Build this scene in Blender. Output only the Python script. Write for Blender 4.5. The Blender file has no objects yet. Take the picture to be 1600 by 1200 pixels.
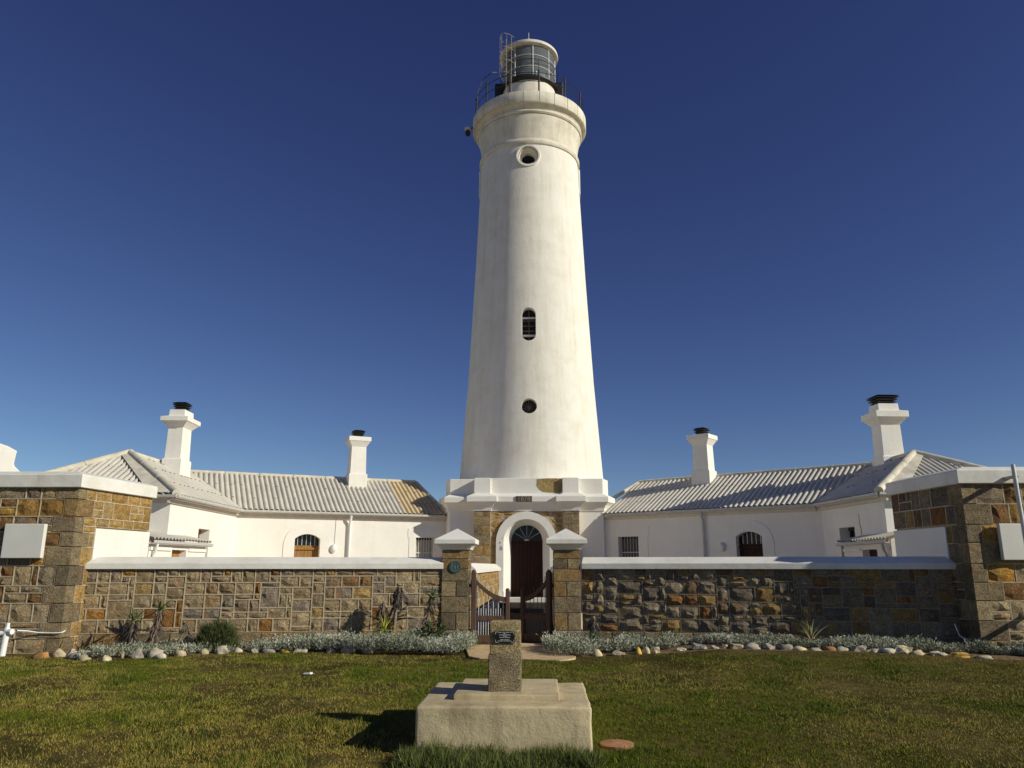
import bpy, bmesh, math, random
import numpy as np
from mathutils import Vector, Matrix
from mathutils.geometry import tessellate_polygon

R = math.radians
SC = bpy.context.scene
COL = SC.collection

# ------------------------------------------------------------------ camera
cam = bpy.data.cameras.new('camera')
cam.sensor_width = 36.0
cam.lens = 1190.0 / 1600.0 * 36.0
cam.clip_end = 5000.0
cam_o = bpy.data.objects.new('camera', cam)
COL.objects.link(cam_o)
cam_o.location = (0.66, 0.0, 1.6)
cam_o.rotation_euler = (R(90) + math.atan(284 / 1190.0), 0.0, R(2.4))
SC.camera = cam_o

# ------------------------------------------------------------------ light
SUN_AZ = 69.5      # degrees from -Y towards +X
SUN_EL = 26.0
sd = Vector((math.sin(R(SUN_AZ)) * math.cos(R(SUN_EL)), -math.cos(R(SUN_AZ)) * math.cos(R(SUN_EL)), math.sin(R(SUN_EL))))
world = bpy.data.worlds.new('World')
SC.world = world
world.use_nodes = True
wn = world.node_tree.nodes
wl = world.node_tree.links
for n in list(wn):
    wn.remove(n)
sky = wn.new('ShaderNodeTexSky')
sky.sky_type = 'NISHITA'
sky.sun_disc = False
sky.sun_elevation = R(SUN_EL)
sky.sun_rotation = math.atan2(sd.x, sd.y)
sky.altitude = 1500.0
sky.air_density = 0.8
sky.dust_density = 0.0
sky.ozone_density = 6.0
sep = wn.new('ShaderNodeSeparateColor')
com = wn.new('ShaderNodeCombineColor')
wl.new(sky.outputs[0], sep.inputs[0])
for k_, (ex_, mu_) in enumerate(((1.28, 1.28), (1.34, 0.84), (1.05, 1.056))):
    pw = wn.new('ShaderNodeMath')
    pw.operation = 'POWER'
    pw.inputs[1].default_value = ex_
    ml0 = wn.new('ShaderNodeMath')
    ml0.operation = 'MULTIPLY'
    ml0.inputs[1].default_value = mu_
    wl.new(sep.outputs[k_], pw.inputs[0])
    wl.new(pw.outputs[0], ml0.inputs[0])
    wl.new(ml0.outputs[0], com.inputs[k_])
bg = wn.new('ShaderNodeBackground')
bg.inputs['Strength'].default_value = 0.062
wo = wn.new('ShaderNodeOutputWorld')
wl.new(com.outputs[0], bg.inputs['Color'])
wl.new(bg.outputs[0], wo.inputs[0])
sun = bpy.data.lights.new('sun', 'SUN')
sun.energy = 4.25
sun.angle = R(0.53)
sun.color = (1.0, 0.96, 0.80)
sun_o = bpy.data.objects.new('sun', sun)
COL.objects.link(sun_o)
sun_o.rotation_euler = sd.to_track_quat('Z', 'Y').to_euler()
sun_o.location = sd * 60
SC.view_settings.view_transform = 'Standard'
SC.view_settings.look = 'None'
SC.view_settings.exposure = 0.0
SC.view_settings.gamma = 1.0
SC.view_settings.use_curve_mapping = False

# ------------------------------------------------------------------ materials
def new_mat(name, rough=0.9, spec=0.2):
    m = bpy.data.materials.new(name)
    m.use_nodes = True
    nt = m.node_tree
    b = nt.nodes['Principled BSDF']
    b.inputs['Roughness'].default_value = rough
    b.inputs['Specular IOR Level'].default_value = spec
    return m, nt, b


def pos_node(nt, scale=(1, 1, 1), rnd=0.0):
    g = nt.nodes.new('ShaderNodeNewGeometry')
    mp = nt.nodes.new('ShaderNodeMapping')
    mp.inputs['Scale'].default_value = scale
    src = g.outputs['Position']
    if rnd:
        oi = nt.nodes.new('ShaderNodeObjectInfo')
        mul = nt.nodes.new('ShaderNodeMath')
        mul.operation = 'MULTIPLY'
        mul.inputs[1].default_value = rnd
        nt.links.new(oi.outputs['Random'], mul.inputs[0])
        nt.links.new(mul.outputs[0], mp.inputs['Location'])
    nt.links.new(src, mp.inputs['Vector'])
    return mp.outputs[0]


def noise(nt, vec, scale, detail=5, rough=0.6):
    n = nt.nodes.new('ShaderNodeTexNoise')
    n.inputs['Scale'].default_value = scale
    n.inputs['Detail'].default_value = detail
    n.inputs['Roughness'].default_value = rough
    nt.links.new(vec, n.inputs['Vector'])
    return n.outputs['Fac']


def ramp(nt, fac, lo, hi):
    r = nt.nodes.new('ShaderNodeMapRange')
    r.inputs['From Min'].default_value = lo
    r.inputs['From Max'].default_value = hi
    nt.links.new(fac, r.inputs['Value'])
    return r.outputs[0]


def mix(nt, fac, a, b, mode='MIX'):
    m = nt.nodes.new('ShaderNodeMix')
    m.data_type = 'RGBA'
    m.blend_type = mode
    for s, v in ((0, fac), (6, a), (7, b)):
        if isinstance(v, (int, float)):
            m.inputs[s].default_value = v
        elif isinstance(v, tuple):
            m.inputs[s].default_value = (v[0], v[1], v[2], 1)
        else:
            nt.links.new(v, m.inputs[s])
    return m.outputs[2]


def bump(nt, b, h, strength, dist):
    bp = nt.nodes.new('ShaderNodeBump')
    bp.inputs['Strength'].default_value = strength
    bp.inputs['Distance'].default_value = dist
    nt.links.new(h, bp.inputs['Height'])
    nt.links.new(bp.outputs[0], b.inputs['Normal'])


def plain(name, col, rough=0.7, spec=0.3, metal=0.0, var=0.15, scale=6.0):
    m, nt, b = new_mat(name, rough, spec)
    b.inputs['Metallic'].default_value = metal
    v = pos_node(nt)
    f = ramp(nt, noise(nt, v, scale), 0.3, 0.7)
    c = mix(nt, f, tuple(x * (1 - var) for x in col), tuple(min(1, x * (1 + var)) for x in col))
    nt.links.new(c, b.inputs['Base Color'])
    return m


def plaster(name, col, dirt, amount=0.35, streak=True, speck=0.5, bstr=0.25):
    m, nt, b = new_mat(name, 0.85, 0.15)
    v = pos_node(nt)
    f1 = ramp(nt, noise(nt, v, 1.3, 7, 0.65), 0.42, 0.75)
    vs = pos_node(nt, (2.6, 2.6, 0.16) if streak else (1.5, 1.5, 1.5))
    f2 = ramp(nt, noise(nt, vs, 1.6, 6, 0.7), 0.48, 0.78)
    mx = nt.nodes.new('ShaderNodeMath')
    mx.operation = 'ADD'
    nt.links.new(f1, mx.inputs[0])
    nt.links.new(f2, mx.inputs[1])
    ml = nt.nodes.new('ShaderNodeMath')
    ml.operation = 'MULTIPLY'
    ml.use_clamp = True
    ml.inputs[1].default_value = amount
    nt.links.new(mx.outputs[0], ml.inputs[0])
    c = mix(nt, ml.outputs[0], col, dirt)
    f3 = ramp(nt, noise(nt, v, 9, 8, 0.8), 0.68, 0.80)
    ms = nt.nodes.new('ShaderNodeMath')
    ms.operation = 'MULTIPLY'
    ms.inputs[1].default_value = speck
    nt.links.new(f3, ms.inputs[0])
    c = mix(nt, ms.outputs[0], c, tuple(x * 0.55 for x in dirt))
    nt.links.new(c, b.inputs['Base Color'])
    bump(nt, b, noise(nt, v, 7, 10, 0.75), bstr, 0.03)
    return m


def stone_mat(name, stain=0.6, bstr=0.8, grain=60, rough_scale=11, gmix=0.42):
    m, nt, b = new_mat(name, 0.92, 0.12)
    v = pos_node(nt, rnd=37.0)
    oi = nt.nodes.new('ShaderNodeObjectInfo')
    base = oi.outputs['Color']
    f = ramp(nt, noise(nt, v, 7, 8, 0.7), 0.3, 0.72)
    c = mix(nt, f, mix(nt, 1.0, base, (0.55, 0.52, 0.5), 'MULTIPLY'), mix(nt, 1.0, base, (1.3, 1.25, 1.15), 'MULTIPLY'))
    sf = ramp(nt, noise(nt, v, 3.1, 5, 0.6), 0.56, 0.72)
    ml = nt.nodes.new('ShaderNodeMath')
    ml.operation = 'MULTIPLY'
    ml.inputs[1].default_value = stain
    nt.links.new(sf, ml.inputs[0])
    c = mix(nt, ml.outputs[0], c, mix(nt, 1.0, base, (1.05, 0.62, 0.25), 'MULTIPLY'))
    g = ramp(nt, noise(nt, v, grain, 3, 0.6), 0.35, 0.65)
    c = mix(nt, gmix, c, mix(nt, g, mix(nt, 1.0, c, (0.30, 0.29, 0.28), 'MULTIPLY'), mix(nt, 1.0, c, (1.6, 1.6, 1.6), 'MULTIPLY')))
    nt.links.new(c, b.inputs['Base Color'])
    bump(nt, b, noise(nt, v, rough_scale, 12, 0.78), bstr, 0.13)
    return m


def obj_color_mat(name, rough=0.8, var=0.3, scale=9.0, bstr=0.3):
    m, nt, b = new_mat(name, rough, 0.2)
    v = pos_node(nt, rnd=19.0)
    oi = nt.nodes.new('ShaderNodeObjectInfo')
    f = ramp(nt, noise(nt, v, scale, 6, 0.7), 0.3, 0.7)
    base = oi.outputs['Color']
    lo, hi = 1 - var, 1 + var
    c = mix(nt, f, mix(nt, 1.0, base, (lo, lo, lo), 'MULTIPLY'), mix(nt, 1.0, base, (hi, hi, hi), 'MULTIPLY'))
    nt.links.new(c, b.inputs['Base Color'])
    bump(nt, b, noise(nt, v, scale * 2.2, 8, 0.7), bstr, 0.03)
    return m


def attr_mat(name, rough=0.8, spec=0.15, trans=0.0):
    m, nt, b = new_mat(name, rough, spec)
    a = nt.nodes.new('ShaderNodeAttribute')
    a.attribute_name = 'tint'
    nt.links.new(a.outputs['Color'], b.inputs['Base Color'])
    return m


M = {}
M['tower'] = plaster('tower_plaster', (0.83, 0.79, 0.71), (0.60, 0.53, 0.40), 0.45, True, 0.35, 0.4)
M['white'] = plaster('white_plaster', (0.82, 0.79, 0.73), (0.66, 0.61, 0.52), 0.30, True, 0.30)
M['coping'] = plaster('coping_plaster', (0.78, 0.75, 0.69), (0.46, 0.42, 0.35), 0.40, False, 0.6)
M['gallery'] = plaster('gallery_plaster', (0.76, 0.71, 0.60), (0.44, 0.37, 0.26), 0.58, True, 0.6)
M['stone'] = stone_mat('rubble_stone', 0.75, 1.0, 45, 9, 0.55)
M['granite'] = stone_mat('dressed_granite', 0.55, 1.0, 50, 20, 0.6)
M['mortar'] = plain('mortar', (0.47, 0.385, 0.26), 0.95, 0.1, var=0.25, scale=14)
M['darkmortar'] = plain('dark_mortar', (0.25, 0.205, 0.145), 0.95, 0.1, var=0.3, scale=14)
M['roof'] = obj_color_mat('fibre_cement', 0.9, 0.14, 2.2, 0.1)
M['roofcap'] = plain('ridge_cement', (0.60, 0.55, 0.45), 0.9, 0.1, var=0.25, scale=3)
M['gutter'] = plain('gutter_paint', (0.50, 0.49, 0.47), 0.6, 0.3, var=0.1)
M['fascia'] = plain('fascia_paint', (0.62, 0.57, 0.50), 0.7, 0.2, var=0.1)
M['pvc'] = plain('white_pvc', (0.82, 0.82, 0.80), 0.4, 0.4, var=0.06)
M['black'] = plain('black_iron', (0.018, 0.018, 0.02), 0.5, 0.4, var=0.3)
M['dark'] = plain('dark_interior', (0.012, 0.011, 0.011), 0.8, 0.1)
M['grey'] = plain('grey_metal', (0.42, 0.42, 0.42), 0.45, 0.4, metal=0.3)
M['rust'] = plain('rusty_iron', (0.20, 0.12, 0.08), 0.8, 0.2, var=0.5, scale=18)
M['ladder'] = plain('ladder_paint', (0.34, 0.29, 0.24), 0.8, 0.2, var=0.4, scale=18)
M['lanternwhite'] = plaster('lantern_paint', (0.74, 0.71, 0.63), (0.42, 0.25, 0.14), 0.35, True, 0.8)
M['bar'] = plain('pale_bar', (0.62, 0.62, 0.58), 0.5, 0.4)
M['shadebar'] = plain('shade_toned_bar', (0.10, 0.09, 0.085), 0.5, 0.4)  # gate bar colour darkened to stand in for shade on the right leaf
M['sign'] = plain('sign_white', (0.72, 0.70, 0.64), 0.6, 0.3, var=0.05, scale=2)
M['verdigris'] = plain('verdigris', (0.05, 0.10, 0.10), 0.55, 0.4, var=0.5, scale=40)
M['verdlight'] = plain('verdigris_light', (0.17, 0.26, 0.25), 0.55, 0.4, var=0.3, scale=40)
M['plaque'] = plain('plaque_black', (0.01, 0.01, 0.012), 0.3, 0.5)
M['letter'] = plain('letter_silver', (0.6, 0.6, 0.58), 0.4, 0.5)
M['dateplate'] = plain('date_stone', (0.085, 0.065, 0.045), 0.9, 0.1, var=0.4, scale=30)
M['dateletter'] = plain('date_letter', (0.27, 0.235, 0.19), 0.9, 0.1, var=0.3, scale=30)
M['bare'] = stone_mat('bare_stone', 0.3, 1.0, 40, 9)
M['concrete'] = plaster('weathered_concrete', (0.66, 0.54, 0.33), (0.30, 0.235, 0.14), 0.62, True, 1.0, 0.7)
M['pebble'] = stone_mat('pebbledash', 0.0, 1.0, 75, 40, 0.85)
M['terracotta'] = plain('terracotta', (0.36, 0.19, 0.10), 0.9, 0.1, var=0.25, scale=12)
M['rock'] = obj_color_mat('boulder', 0.9, 0.25, 9, 0.5)
M['litter'] = plain('litter_white', (0.75, 0.76, 0.75), 0.6, 0.2)
M['brick'] = plain('sandy_paving', (0.58, 0.42, 0.24), 0.95, 0.1, var=0.25, scale=9)
M['paving'] = plain('courtyard_paving', (0.64, 0.49, 0.34), 0.95, 0.1, var=0.25, scale=4)
M['plant'] = attr_mat('plant_leaf', 0.65, 0.25)
M['grass'] = attr_mat('grass_blade', 0.7, 0.15)
M['aloe'] = obj_color_mat('aloe_leaf', 0.5, 0.25, 12, 0.05)
M['trunk'] = plain('dry_trunk', (0.24, 0.18, 0.13), 0.95, 0.1, var=0.5, scale=25)


def wood(name, col, grain=(18, 18, 1.2), bstr=0.4):
    m, nt, b = new_mat(name, 0.7, 0.25)
    v = pos_node(nt, grain)
    f = ramp(nt, noise(nt, v, 2.0, 6, 0.7), 0.3, 0.7)
    c = mix(nt, f, tuple(x * 0.55 for x in col), tuple(x * 1.4 for x in col))
    nt.links.new(c, b.inputs['Base Color'])
    bump(nt, b, f, bstr, 0.005)
    return m


M['gatewood'] = wood('weathered_wood', (0.125, 0.072, 0.048))
M['doorwood'] = wood('door_wood', (0.040, 0.014, 0.008))
M['oak'] = wood('varnished_wood', (0.30, 0.155, 0.045))


def glass_mat(name, tint=(0.9, 0.95, 0.95), gloss=0.16, col=(0.5, 0.55, 0.6)):
    m = bpy.data.materials.new(name)
    m.use_nodes = True
    nt = m.node_tree
    for n in list(nt.nodes):
        nt.nodes.remove(n)
    out = nt.nodes.new('ShaderNodeOutputMaterial')
    tr = nt.nodes.new('ShaderNodeBsdfTransparent')
    tr.inputs['Color'].default_value = (*tint, 1)
    gl = nt.nodes.new('ShaderNodeBsdfGlossy')
    gl.inputs['Roughness'].default_value = 0.05
    fr = nt.nodes.new('ShaderNodeFresnel')
    fr.inputs['IOR'].default_value = 1.5
    df = nt.nodes.new('ShaderNodeBsdfDiffuse')
    df.inputs['Color'].default_value = (*col, 1)
    m1 = nt.nodes.new('ShaderNodeMixShader')
    m2 = nt.nodes.new('ShaderNodeMixShader')
    m1.inputs[0].default_value = gloss
    nt.links.new(tr.outputs[0], m1.inputs[1])
    nt.links.new(df.outputs[0], m1.inputs[2])
    nt.links.new(fr.outputs[0], m2.inputs[0])
    nt.links.new(m1.outputs[0], m2.inputs[1])
    nt.links.new(gl.outputs[0], m2.inputs[2])
    nt.links.new(m2.outputs[0], out.inputs[0])
    return m


M['lanternglass'] = glass_mat('lantern_glass', (0.80, 0.86, 0.84), 0.22)
m_, nt_, b_ = new_mat('window_glass', 0.12, 0.22)
b_.inputs['Base Color'].default_value = (0.012, 0.014, 0.018, 1)
M['pane'] = m_


def ground_mat():
    m, nt, b = new_mat('lawn_soil', 0.95, 0.05)
    v = pos_node(nt)
    f1 = ramp(nt, noise(nt, v, 0.55, 6, 0.65), 0.38, 0.66)
    f2 = ramp(nt, noise(nt, v, 5, 8, 0.75), 0.35, 0.7)
    c = mix(nt, f1, (0.055, 0.052, 0.012), (0.16, 0.12, 0.045))
    c = mix(nt, f2, mix(nt, 1.0, c, (0.55, 0.55, 0.5), 'MULTIPLY'), mix(nt, 1.0, c, (1.3, 1.25, 1.2), 'MULTIPLY'))
    nt.links.new(c, b.inputs['Base Color'])
    bump(nt, b, noise(nt, v, 30, 6, 0.7), 0.6, 0.03)
    return m


M['lawn'] = ground_mat()
M['sand'] = plain('dry_sandy_ground', (0.30, 0.24, 0.15), 0.95, 0.05, var=0.3, scale=0.3)
M['shadepath'] = plain('shade_toned_paving', (0.07, 0.06, 0.052), 0.9, 0.1, var=0.3, scale=5)  # inner path's shade is put into this near-black paving colour
M['soil'] = plain('bed_soil', (0.17, 0.12, 0.07), 0.98, 0.05, var=0.45, scale=12)

# ------------------------------------------------------------------ mesh helpers
ORG = {}


def frame(p, a):
    ca, sa = math.cos(R(a)), math.sin(R(a))
    return (p[0], p[1], ca, sa, a)


def W(fr, u, o, z):
    """u along the wall, o outwards (to the viewer's side), z up"""
    return (fr[0] + u * fr[2] + o * fr[3], fr[1] + u * fr[3] - o * fr[2], z)


class MB:
    def __init__(s):
        s.v, s.f, s.c = [], [], []

    def add(s, pts):
        i = len(s.v)
        s.v.extend(pts)
        return list(range(i, i + len(pts)))

    def poly(s, pts):
        s.f.append(s.add(pts))

    def hexa(s, p):  # p: bottom 4 ccw, top 4
        i = s.add(p)
        for q in ((3, 2, 1, 0), (4, 5, 6, 7), (0, 1, 5, 4), (1, 2, 6, 5), (2, 3, 7, 6), (3, 0, 4, 7)):
            s.f.append([i[k] for k in q])

    def box(s, fr, u0, u1, o0, o1, z0, z1):
        s.hexa([W(fr, u0, o1, z0), W(fr, u1, o1, z0), W(fr, u1, o0, z0), W(fr, u0, o0, z0),
                W(fr, u0, o1, z1), W(fr, u1, o1, z1), W(fr, u1, o0, z1), W(fr, u0, o0, z1)])

    def aabb(s, x0, x1, y0, y1, z0, z1):
        s.box((0, 0, 1, 0, 0), x0, x1, -y1, -y0, z0, z1)

    def loft(s, loops, closed=True, cap=True):
        ids = [s.add(l) for l in loops]
        n = len(loops[0])
        for a, b in zip(ids, ids[1:]):
            for k in range(n if closed else n - 1):
                s.f.append([a[k], a[(k + 1) % n], b[(k + 1) % n], b[k]])
        if cap:
            s.f.append(list(reversed(ids[0])))
            s.f.append(ids[-1])

    def lathe(s, cx, cy, prof, seg=48, a0=0.0, a1=360.0, cap=True):
        full = abs(a1 - a0) >= 360
        n = seg if full else seg + 1
        loops = []
        for r, z in prof:
            loops.append([(cx + r * math.cos(R(a0 + (a1 - a0) * k / seg)), cy + r * math.sin(R(a0 + (a1 - a0) * k / seg)), z) for k in range(n)])
        s.loft(loops, full, cap and full)

    def tube(s, path, r, seg=8, cap=True):
        path = [Vector(p) for p in path]
        n = len(path)
        rr = r if isinstance(r, (list, tuple)) else [r] * n
        t0 = (path[1] - path[0]).normalized()
        ref = Vector((0, 0, 1)) if abs(t0.z) < 0.9 else Vector((1, 0, 0))
        nx = t0.cross(ref).normalized()
        loops = []
        for i in range(n):
            t = (path[min(i + 1, n - 1)] - path[max(i - 1, 0)]).normalized()
            nx = (nx - t * nx.dot(t)).normalized()
            ny = t.cross(nx)
            loops.append([tuple(path[i] + (nx * math.cos(2 * math.pi * k / seg) + ny * math.sin(2 * math.pi * k / seg)) * rr[i]) for k in range(seg)])
        s.loft(loops, True, cap)

    def sphere(s, c, r, seg=12, rings=8):
        prof = [(max(1e-4, math.sin(math.pi * k / rings) * r[0]), c[2] - math.cos(math.pi * k / rings) * r[2]) for k in range(rings + 1)]
        s.lathe(c[0], c[1], prof, seg)

    def build(s, name, mat, parent=None, smooth=False, bevel=0.0, color=None, angle=35, seg=2):
        me = bpy.data.meshes.new(name)
        c = np.mean(np.array(s.v), axis=0)
        if parent is None:
            c[2] = min(p[2] for p in s.v)
        me.from_pydata([(p[0] - c[0], p[1] - c[1], p[2] - c[2]) for p in s.v], [], s.f)
        bm = bmesh.new()
        bm.from_mesh(me)
        bmesh.ops.remove_doubles(bm, verts=bm.verts, dist=0.0004)
        bmesh.ops.recalc_face_normals(bm, faces=bm.faces)
        bm.to_mesh(me)
        bm.free()
        me.materials.append(mat)
        if smooth:
            me.shade_smooth()
            me.set_sharp_from_angle(angle=R(angle))
        o = bpy.data.objects.new(name, me)
        COL.objects.link(o)
        if bevel:
            md = o.modifiers.new('edge_bevel', 'BEVEL')
            md.width = bevel
            md.segments = seg
            md.limit_method = 'ANGLE'
        if color:
            o.color = (*color, 1)
        put(o, tuple(c), parent)
        return o


def put(o, loc, parent):
    ORG[o.name] = tuple(loc)
    if parent is not None:
        po = ORG[parent.name]
        o.parent = parent
        o.location = (loc[0] - po[0], loc[1] - po[1], loc[2] - po[2])
    else:
        o.location = loc


def tag(o, label=None, cat=None, group=None, kind=None):
    for k, v in (('label', label), ('category', cat), ('group', group), ('kind', kind)):
        if v:
            o[k] = v
    return o


def thing(name, label, cat, loc, group=None):
    o = bpy.data.objects.new(name, None)
    COL.objects.link(o)
    o.empty_display_size = 0.2
    put(o, loc, None)
    return tag(o, label, cat, group)


def holed_wall(mb, fr, outer, holes, o=0.0, depth=0.2):
    """flat wall with holes; each hole gets reveals that run back by depth"""
    polys = [[Vector((u, z, 0)) for u, z in outer]] + [[Vector((u, z, 0)) for u, z in h] for h in holes]
    flat = [p for q in polys for p in q]
    ids = mb.add([W(fr, p.x, o, p.y) for p in flat])
    for t in tessellate_polygon(polys):
        mb.f.append([ids[k] for k in t])
    for h in holes:
        a = mb.add([W(fr, u, o, z) for u, z in h])
        b = mb.add([W(fr, u, o - depth, z) for u, z in h])
        n = len(h)
        for k in range(n):
            mb.f.append([a[k], a[(k + 1) % n], b[(k + 1) % n], b[k]])


def arch(uc, hw, z0, zs, rise=None, n=14):
    """opening outline: straight sides to zs then an arch of the given rise"""
    rise = hw if rise is None else rise
    pts = [(uc - hw, z0), (uc + hw, z0)]
    if rise >= hw - 1e-6:
        for k in range(n + 1):
            a = math.pi * k / n
            pts.append((uc + hw * math.cos(a), zs + hw * math.sin(a)))
    else:
        rr = (hw * hw + rise * rise) / (2 * rise)
        a1 = math.asin(hw / rr)
        for k in range(n + 1):
            a = a1 - 2 * a1 * k / n
            pts.append((uc + rr * math.sin(a), zs + rise - rr + rr * math.cos(a)))
    return pts


def extrude(mb, fr, outline, o0, o1):
    mb.loft([[W(fr, u, o0, z) for u, z in outline], [W(fr, u, o1, z) for u, z in outline]])


def band(mb, fr, outer, inner, o0, o1):
    """proud band between two open outlines with the same point count"""
    n = len(outer)
    for k in range(n - 1):
        a, b, c, d = outer[k], outer[k + 1], inner[k + 1], inner[k]
        mb.hexa([W(fr, *a[:1], o0, a[1]), W(fr, b[0], o0, b[1]), W(fr, c[0], o0, c[1]), W(fr, d[0], o0, d[1]),
                 W(fr, a[0], o1, a[1]), W(fr, b[0], o1, b[1]), W(fr, c[0], o1, c[1]), W(fr, d[0], o1, d[1])])


# ------------------------------------------------------------------ stones
rng = random.Random(7)


def stone_mesh(seed, rough, name='stone', edge=0.012):
    r = random.Random(seed)
    n = 4
    v, f = [], []
    for j in range(n):
        for i in range(n):
            x, z = i / (n - 1) - 0.5, j / (n - 1) - 0.5
            inner = 0 < i < n - 1 and 0 < j < n - 1
            if inner:
                x += r.uniform(-0.09, 0.09)
                z += r.uniform(-0.09, 0.09)
                y = -r.uniform(0.15, 1.0) * rough
            else:
                y = r.uniform(0.0, 1.0) * edge
            v.append((x, y, z))
    for j in range(n - 1):
        for i in range(n - 1):
            a = j * n + i
            if r.random() < 0.5:
                f += [(a, a + 1, a + n + 1), (a, a + n + 1, a + n)]
            else:
                f += [(a, a + 1, a + n), (a + 1, a + n + 1, a + n)]
    ring = [i for i in range(n)] + [j * n + n - 1 for j in range(1, n)] + [(n - 1) * n + i for i in range(n - 2, -1, -1)] + [j * n for j in range(n - 2, 0, -1)]
    base = len(v)
    for k in ring:
        v.append((v[k][0], 0.06, v[k][2]))
    m = len(ring)
    for k in range(m):
        f.append((ring[(k + 1) % m], ring[k], base + k, base + (k + 1) % m))
    me = bpy.data.meshes.new(name)
    me.from_pydata(v, [], f)
    return me


STONES = {}
for key, rough, mat, cnt in (('soft', 0.036, 'stone', 16), ('rock', 0.046, 'stone', 16), ('flat', 0.007, 'granite', 8)):
    STONES[key] = []
    for k in range(cnt):
        me = stone_mesh(100 + k * 7 + len(key) * 31, rough)
        me.materials.append(M[mat])
        STONES[key].append(me)

PAL = {
    'warm': [((0.35, 0.30, 0.235), 9), ((0.31, 0.26, 0.20), 7), ((0.37, 0.33, 0.27), 5), ((0.29, 0.25, 0.22), 5), ((0.34, 0.215, 0.09), 1.3),
             ((0.25, 0.14, 0.06), 1.2), ((0.24, 0.16, 0.10), 2), ((0.38, 0.29, 0.16), 3), ((0.27, 0.245, 0.245), 4)],
    'rich': [((0.30, 0.26, 0.20), 5), ((0.33, 0.30, 0.26), 4), ((0.25, 0.16, 0.09), 3), ((0.33, 0.22, 0.09), 3), ((0.42, 0.28, 0.10), 2),
             ((0.24, 0.21, 0.19), 3), ((0.20, 0.13, 0.08), 2), ((0.38, 0.33, 0.25), 3)],
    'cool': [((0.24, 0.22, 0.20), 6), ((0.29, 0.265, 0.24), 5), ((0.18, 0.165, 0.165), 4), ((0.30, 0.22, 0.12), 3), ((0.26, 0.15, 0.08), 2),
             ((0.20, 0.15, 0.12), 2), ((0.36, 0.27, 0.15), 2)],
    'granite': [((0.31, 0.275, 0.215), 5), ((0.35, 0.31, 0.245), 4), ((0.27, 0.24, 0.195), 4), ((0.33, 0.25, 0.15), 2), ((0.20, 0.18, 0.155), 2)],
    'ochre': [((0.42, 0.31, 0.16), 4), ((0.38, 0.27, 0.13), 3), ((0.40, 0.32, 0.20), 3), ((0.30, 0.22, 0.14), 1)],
}


def pick(pal, r):
    p = PAL[pal]
    t = r.random() * sum(w for _c, w in p)
    for c, w in p:
        t -= w
        if t <= 0:
            break
    k = r.uniform(0.85, 1.15)
    return tuple(min(1, x * k * g) for x, g in zip(c, (1.44, 1.31, 1.06)))


def lay_stone(parent, fr, u0, u1, z0, z1, out, kind, col, gap, r, name='stone'):
    me = r.choice(STONES[kind])
    o = bpy.data.objects.new(name, me)
    COL.objects.link(o)
    uc, zc = (u0 + u1) / 2, (z0 + z1) / 2
    put(o, W(fr, uc, out, zc), parent)
    o.rotation_euler = (0, 0, R(fr[4]))
    o.scale = ((u1 - u0 - gap) * r.choice((1, -1)), r.uniform(0.75, 1.25), (z1 - z0 - gap) * r.choice((1, -1)))
    o.color = (*col, 1)
    return o


def tile_rects(nu, nz, r, shapes):
    occ = np.zeros((nz, nu), bool)
    out = []
    for j in range(nz):
        for i in range(nu):
            if occ[j, i]:
                continue
            opts = shapes[:]
            r.shuffle(opts)
            opts.sort(key=lambda s: -r.random() ** 0.8 * s[2])
            for w, h, _p in opts + [(1, 1, 0)]:
                if i + w <= nu and j + h <= nz and not occ[j:j + h, i:i + w].any():
                    # avoid leaving a single-cell sliver at the end of a row
                    if i + w == nu - 1 and w < 5 and not occ[j:j + h, nu - 1].any():
                        w += 1
                    occ[j:j + h, i:i + w] = True
                    out.append((i, j, w, h))
                    break
    return out


SHAPES = [(4, 2, 1.3), (3, 2, 1.8), (2, 2, 1.7), (3, 1, 1.5), (4, 1, 1.1), (2, 1, 1.5), (5, 3, 1.0), (4, 3, 1.1), (3, 3, 1.0), (2, 3, 0.8), (5, 4, 0.5), (6, 3, 0.4), (1, 2, 0.9), (1, 1, 0.5)]


def rubble(parent, fr, u0, u1, z0, z1, cell, pal, seed, kind='soft', joint=0.022, keep=None, out=0.0, ribbon=0.012, mort='mortar'):
    """snecked rubble: every stone an object, the raised ribbon pointing one mesh"""
    r = random.Random(seed)
    nu, nz = max(1, round((u1 - u0) / cell)), max(1, round((z1 - z0) / cell))
    cu, cz = (u1 - u0) / nu, (z1 - z0) / nz
    uj = [0] + [r.uniform(-0.22, 0.22) * cu for _ in range(nu - 1)] + [0]
    zj = [0] + [r.uniform(-0.2, 0.2) * cz for _ in range(nz - 1)] + [0]
    mb = MB()
    for i, j, w, h in tile_rects(nu, nz, r, SHAPES):
        a0, a1 = u0 + i * cu + uj[i], u0 + (i + w) * cu + uj[i + w]
        b0, b1 = z0 + j * cz + zj[j], z0 + (j + h) * cz + zj[j + h]
        if keep and not keep(a0, a1, b0, b1):
            continue
        g = joint / 2
        lay_stone(parent, fr, a0, a1, b0, b1, out, kind, pick(pal, r), joint, r)
        oc = [(a0, b0), (a1, b0), (a1, b1), (a0, b1)]
        ic = [(a0 + g, b0 + g), (a1 - g, b0 + g), (a1 - g, b1 - g), (a0 + g, b1 - g)]
        A = mb.add([W(fr, u, out + ribbon, z) for u, z in oc])
        B = mb.add([W(fr, u, out + ribbon, z) for u, z in ic])
        C = mb.add([W(fr, u, out - 0.03, z) for u, z in ic])
        for k in range(4):
            q = (k + 1) % 4
            mb.f.append([A[k], A[q], B[q], B[k]])
            mb.f.append([B[k], B[q], C[q], C[k]])
    if mb.v:
        o = mb.build('mortar_joints', M[mort], parent)
        o['kind'] = 'stuff'


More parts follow.
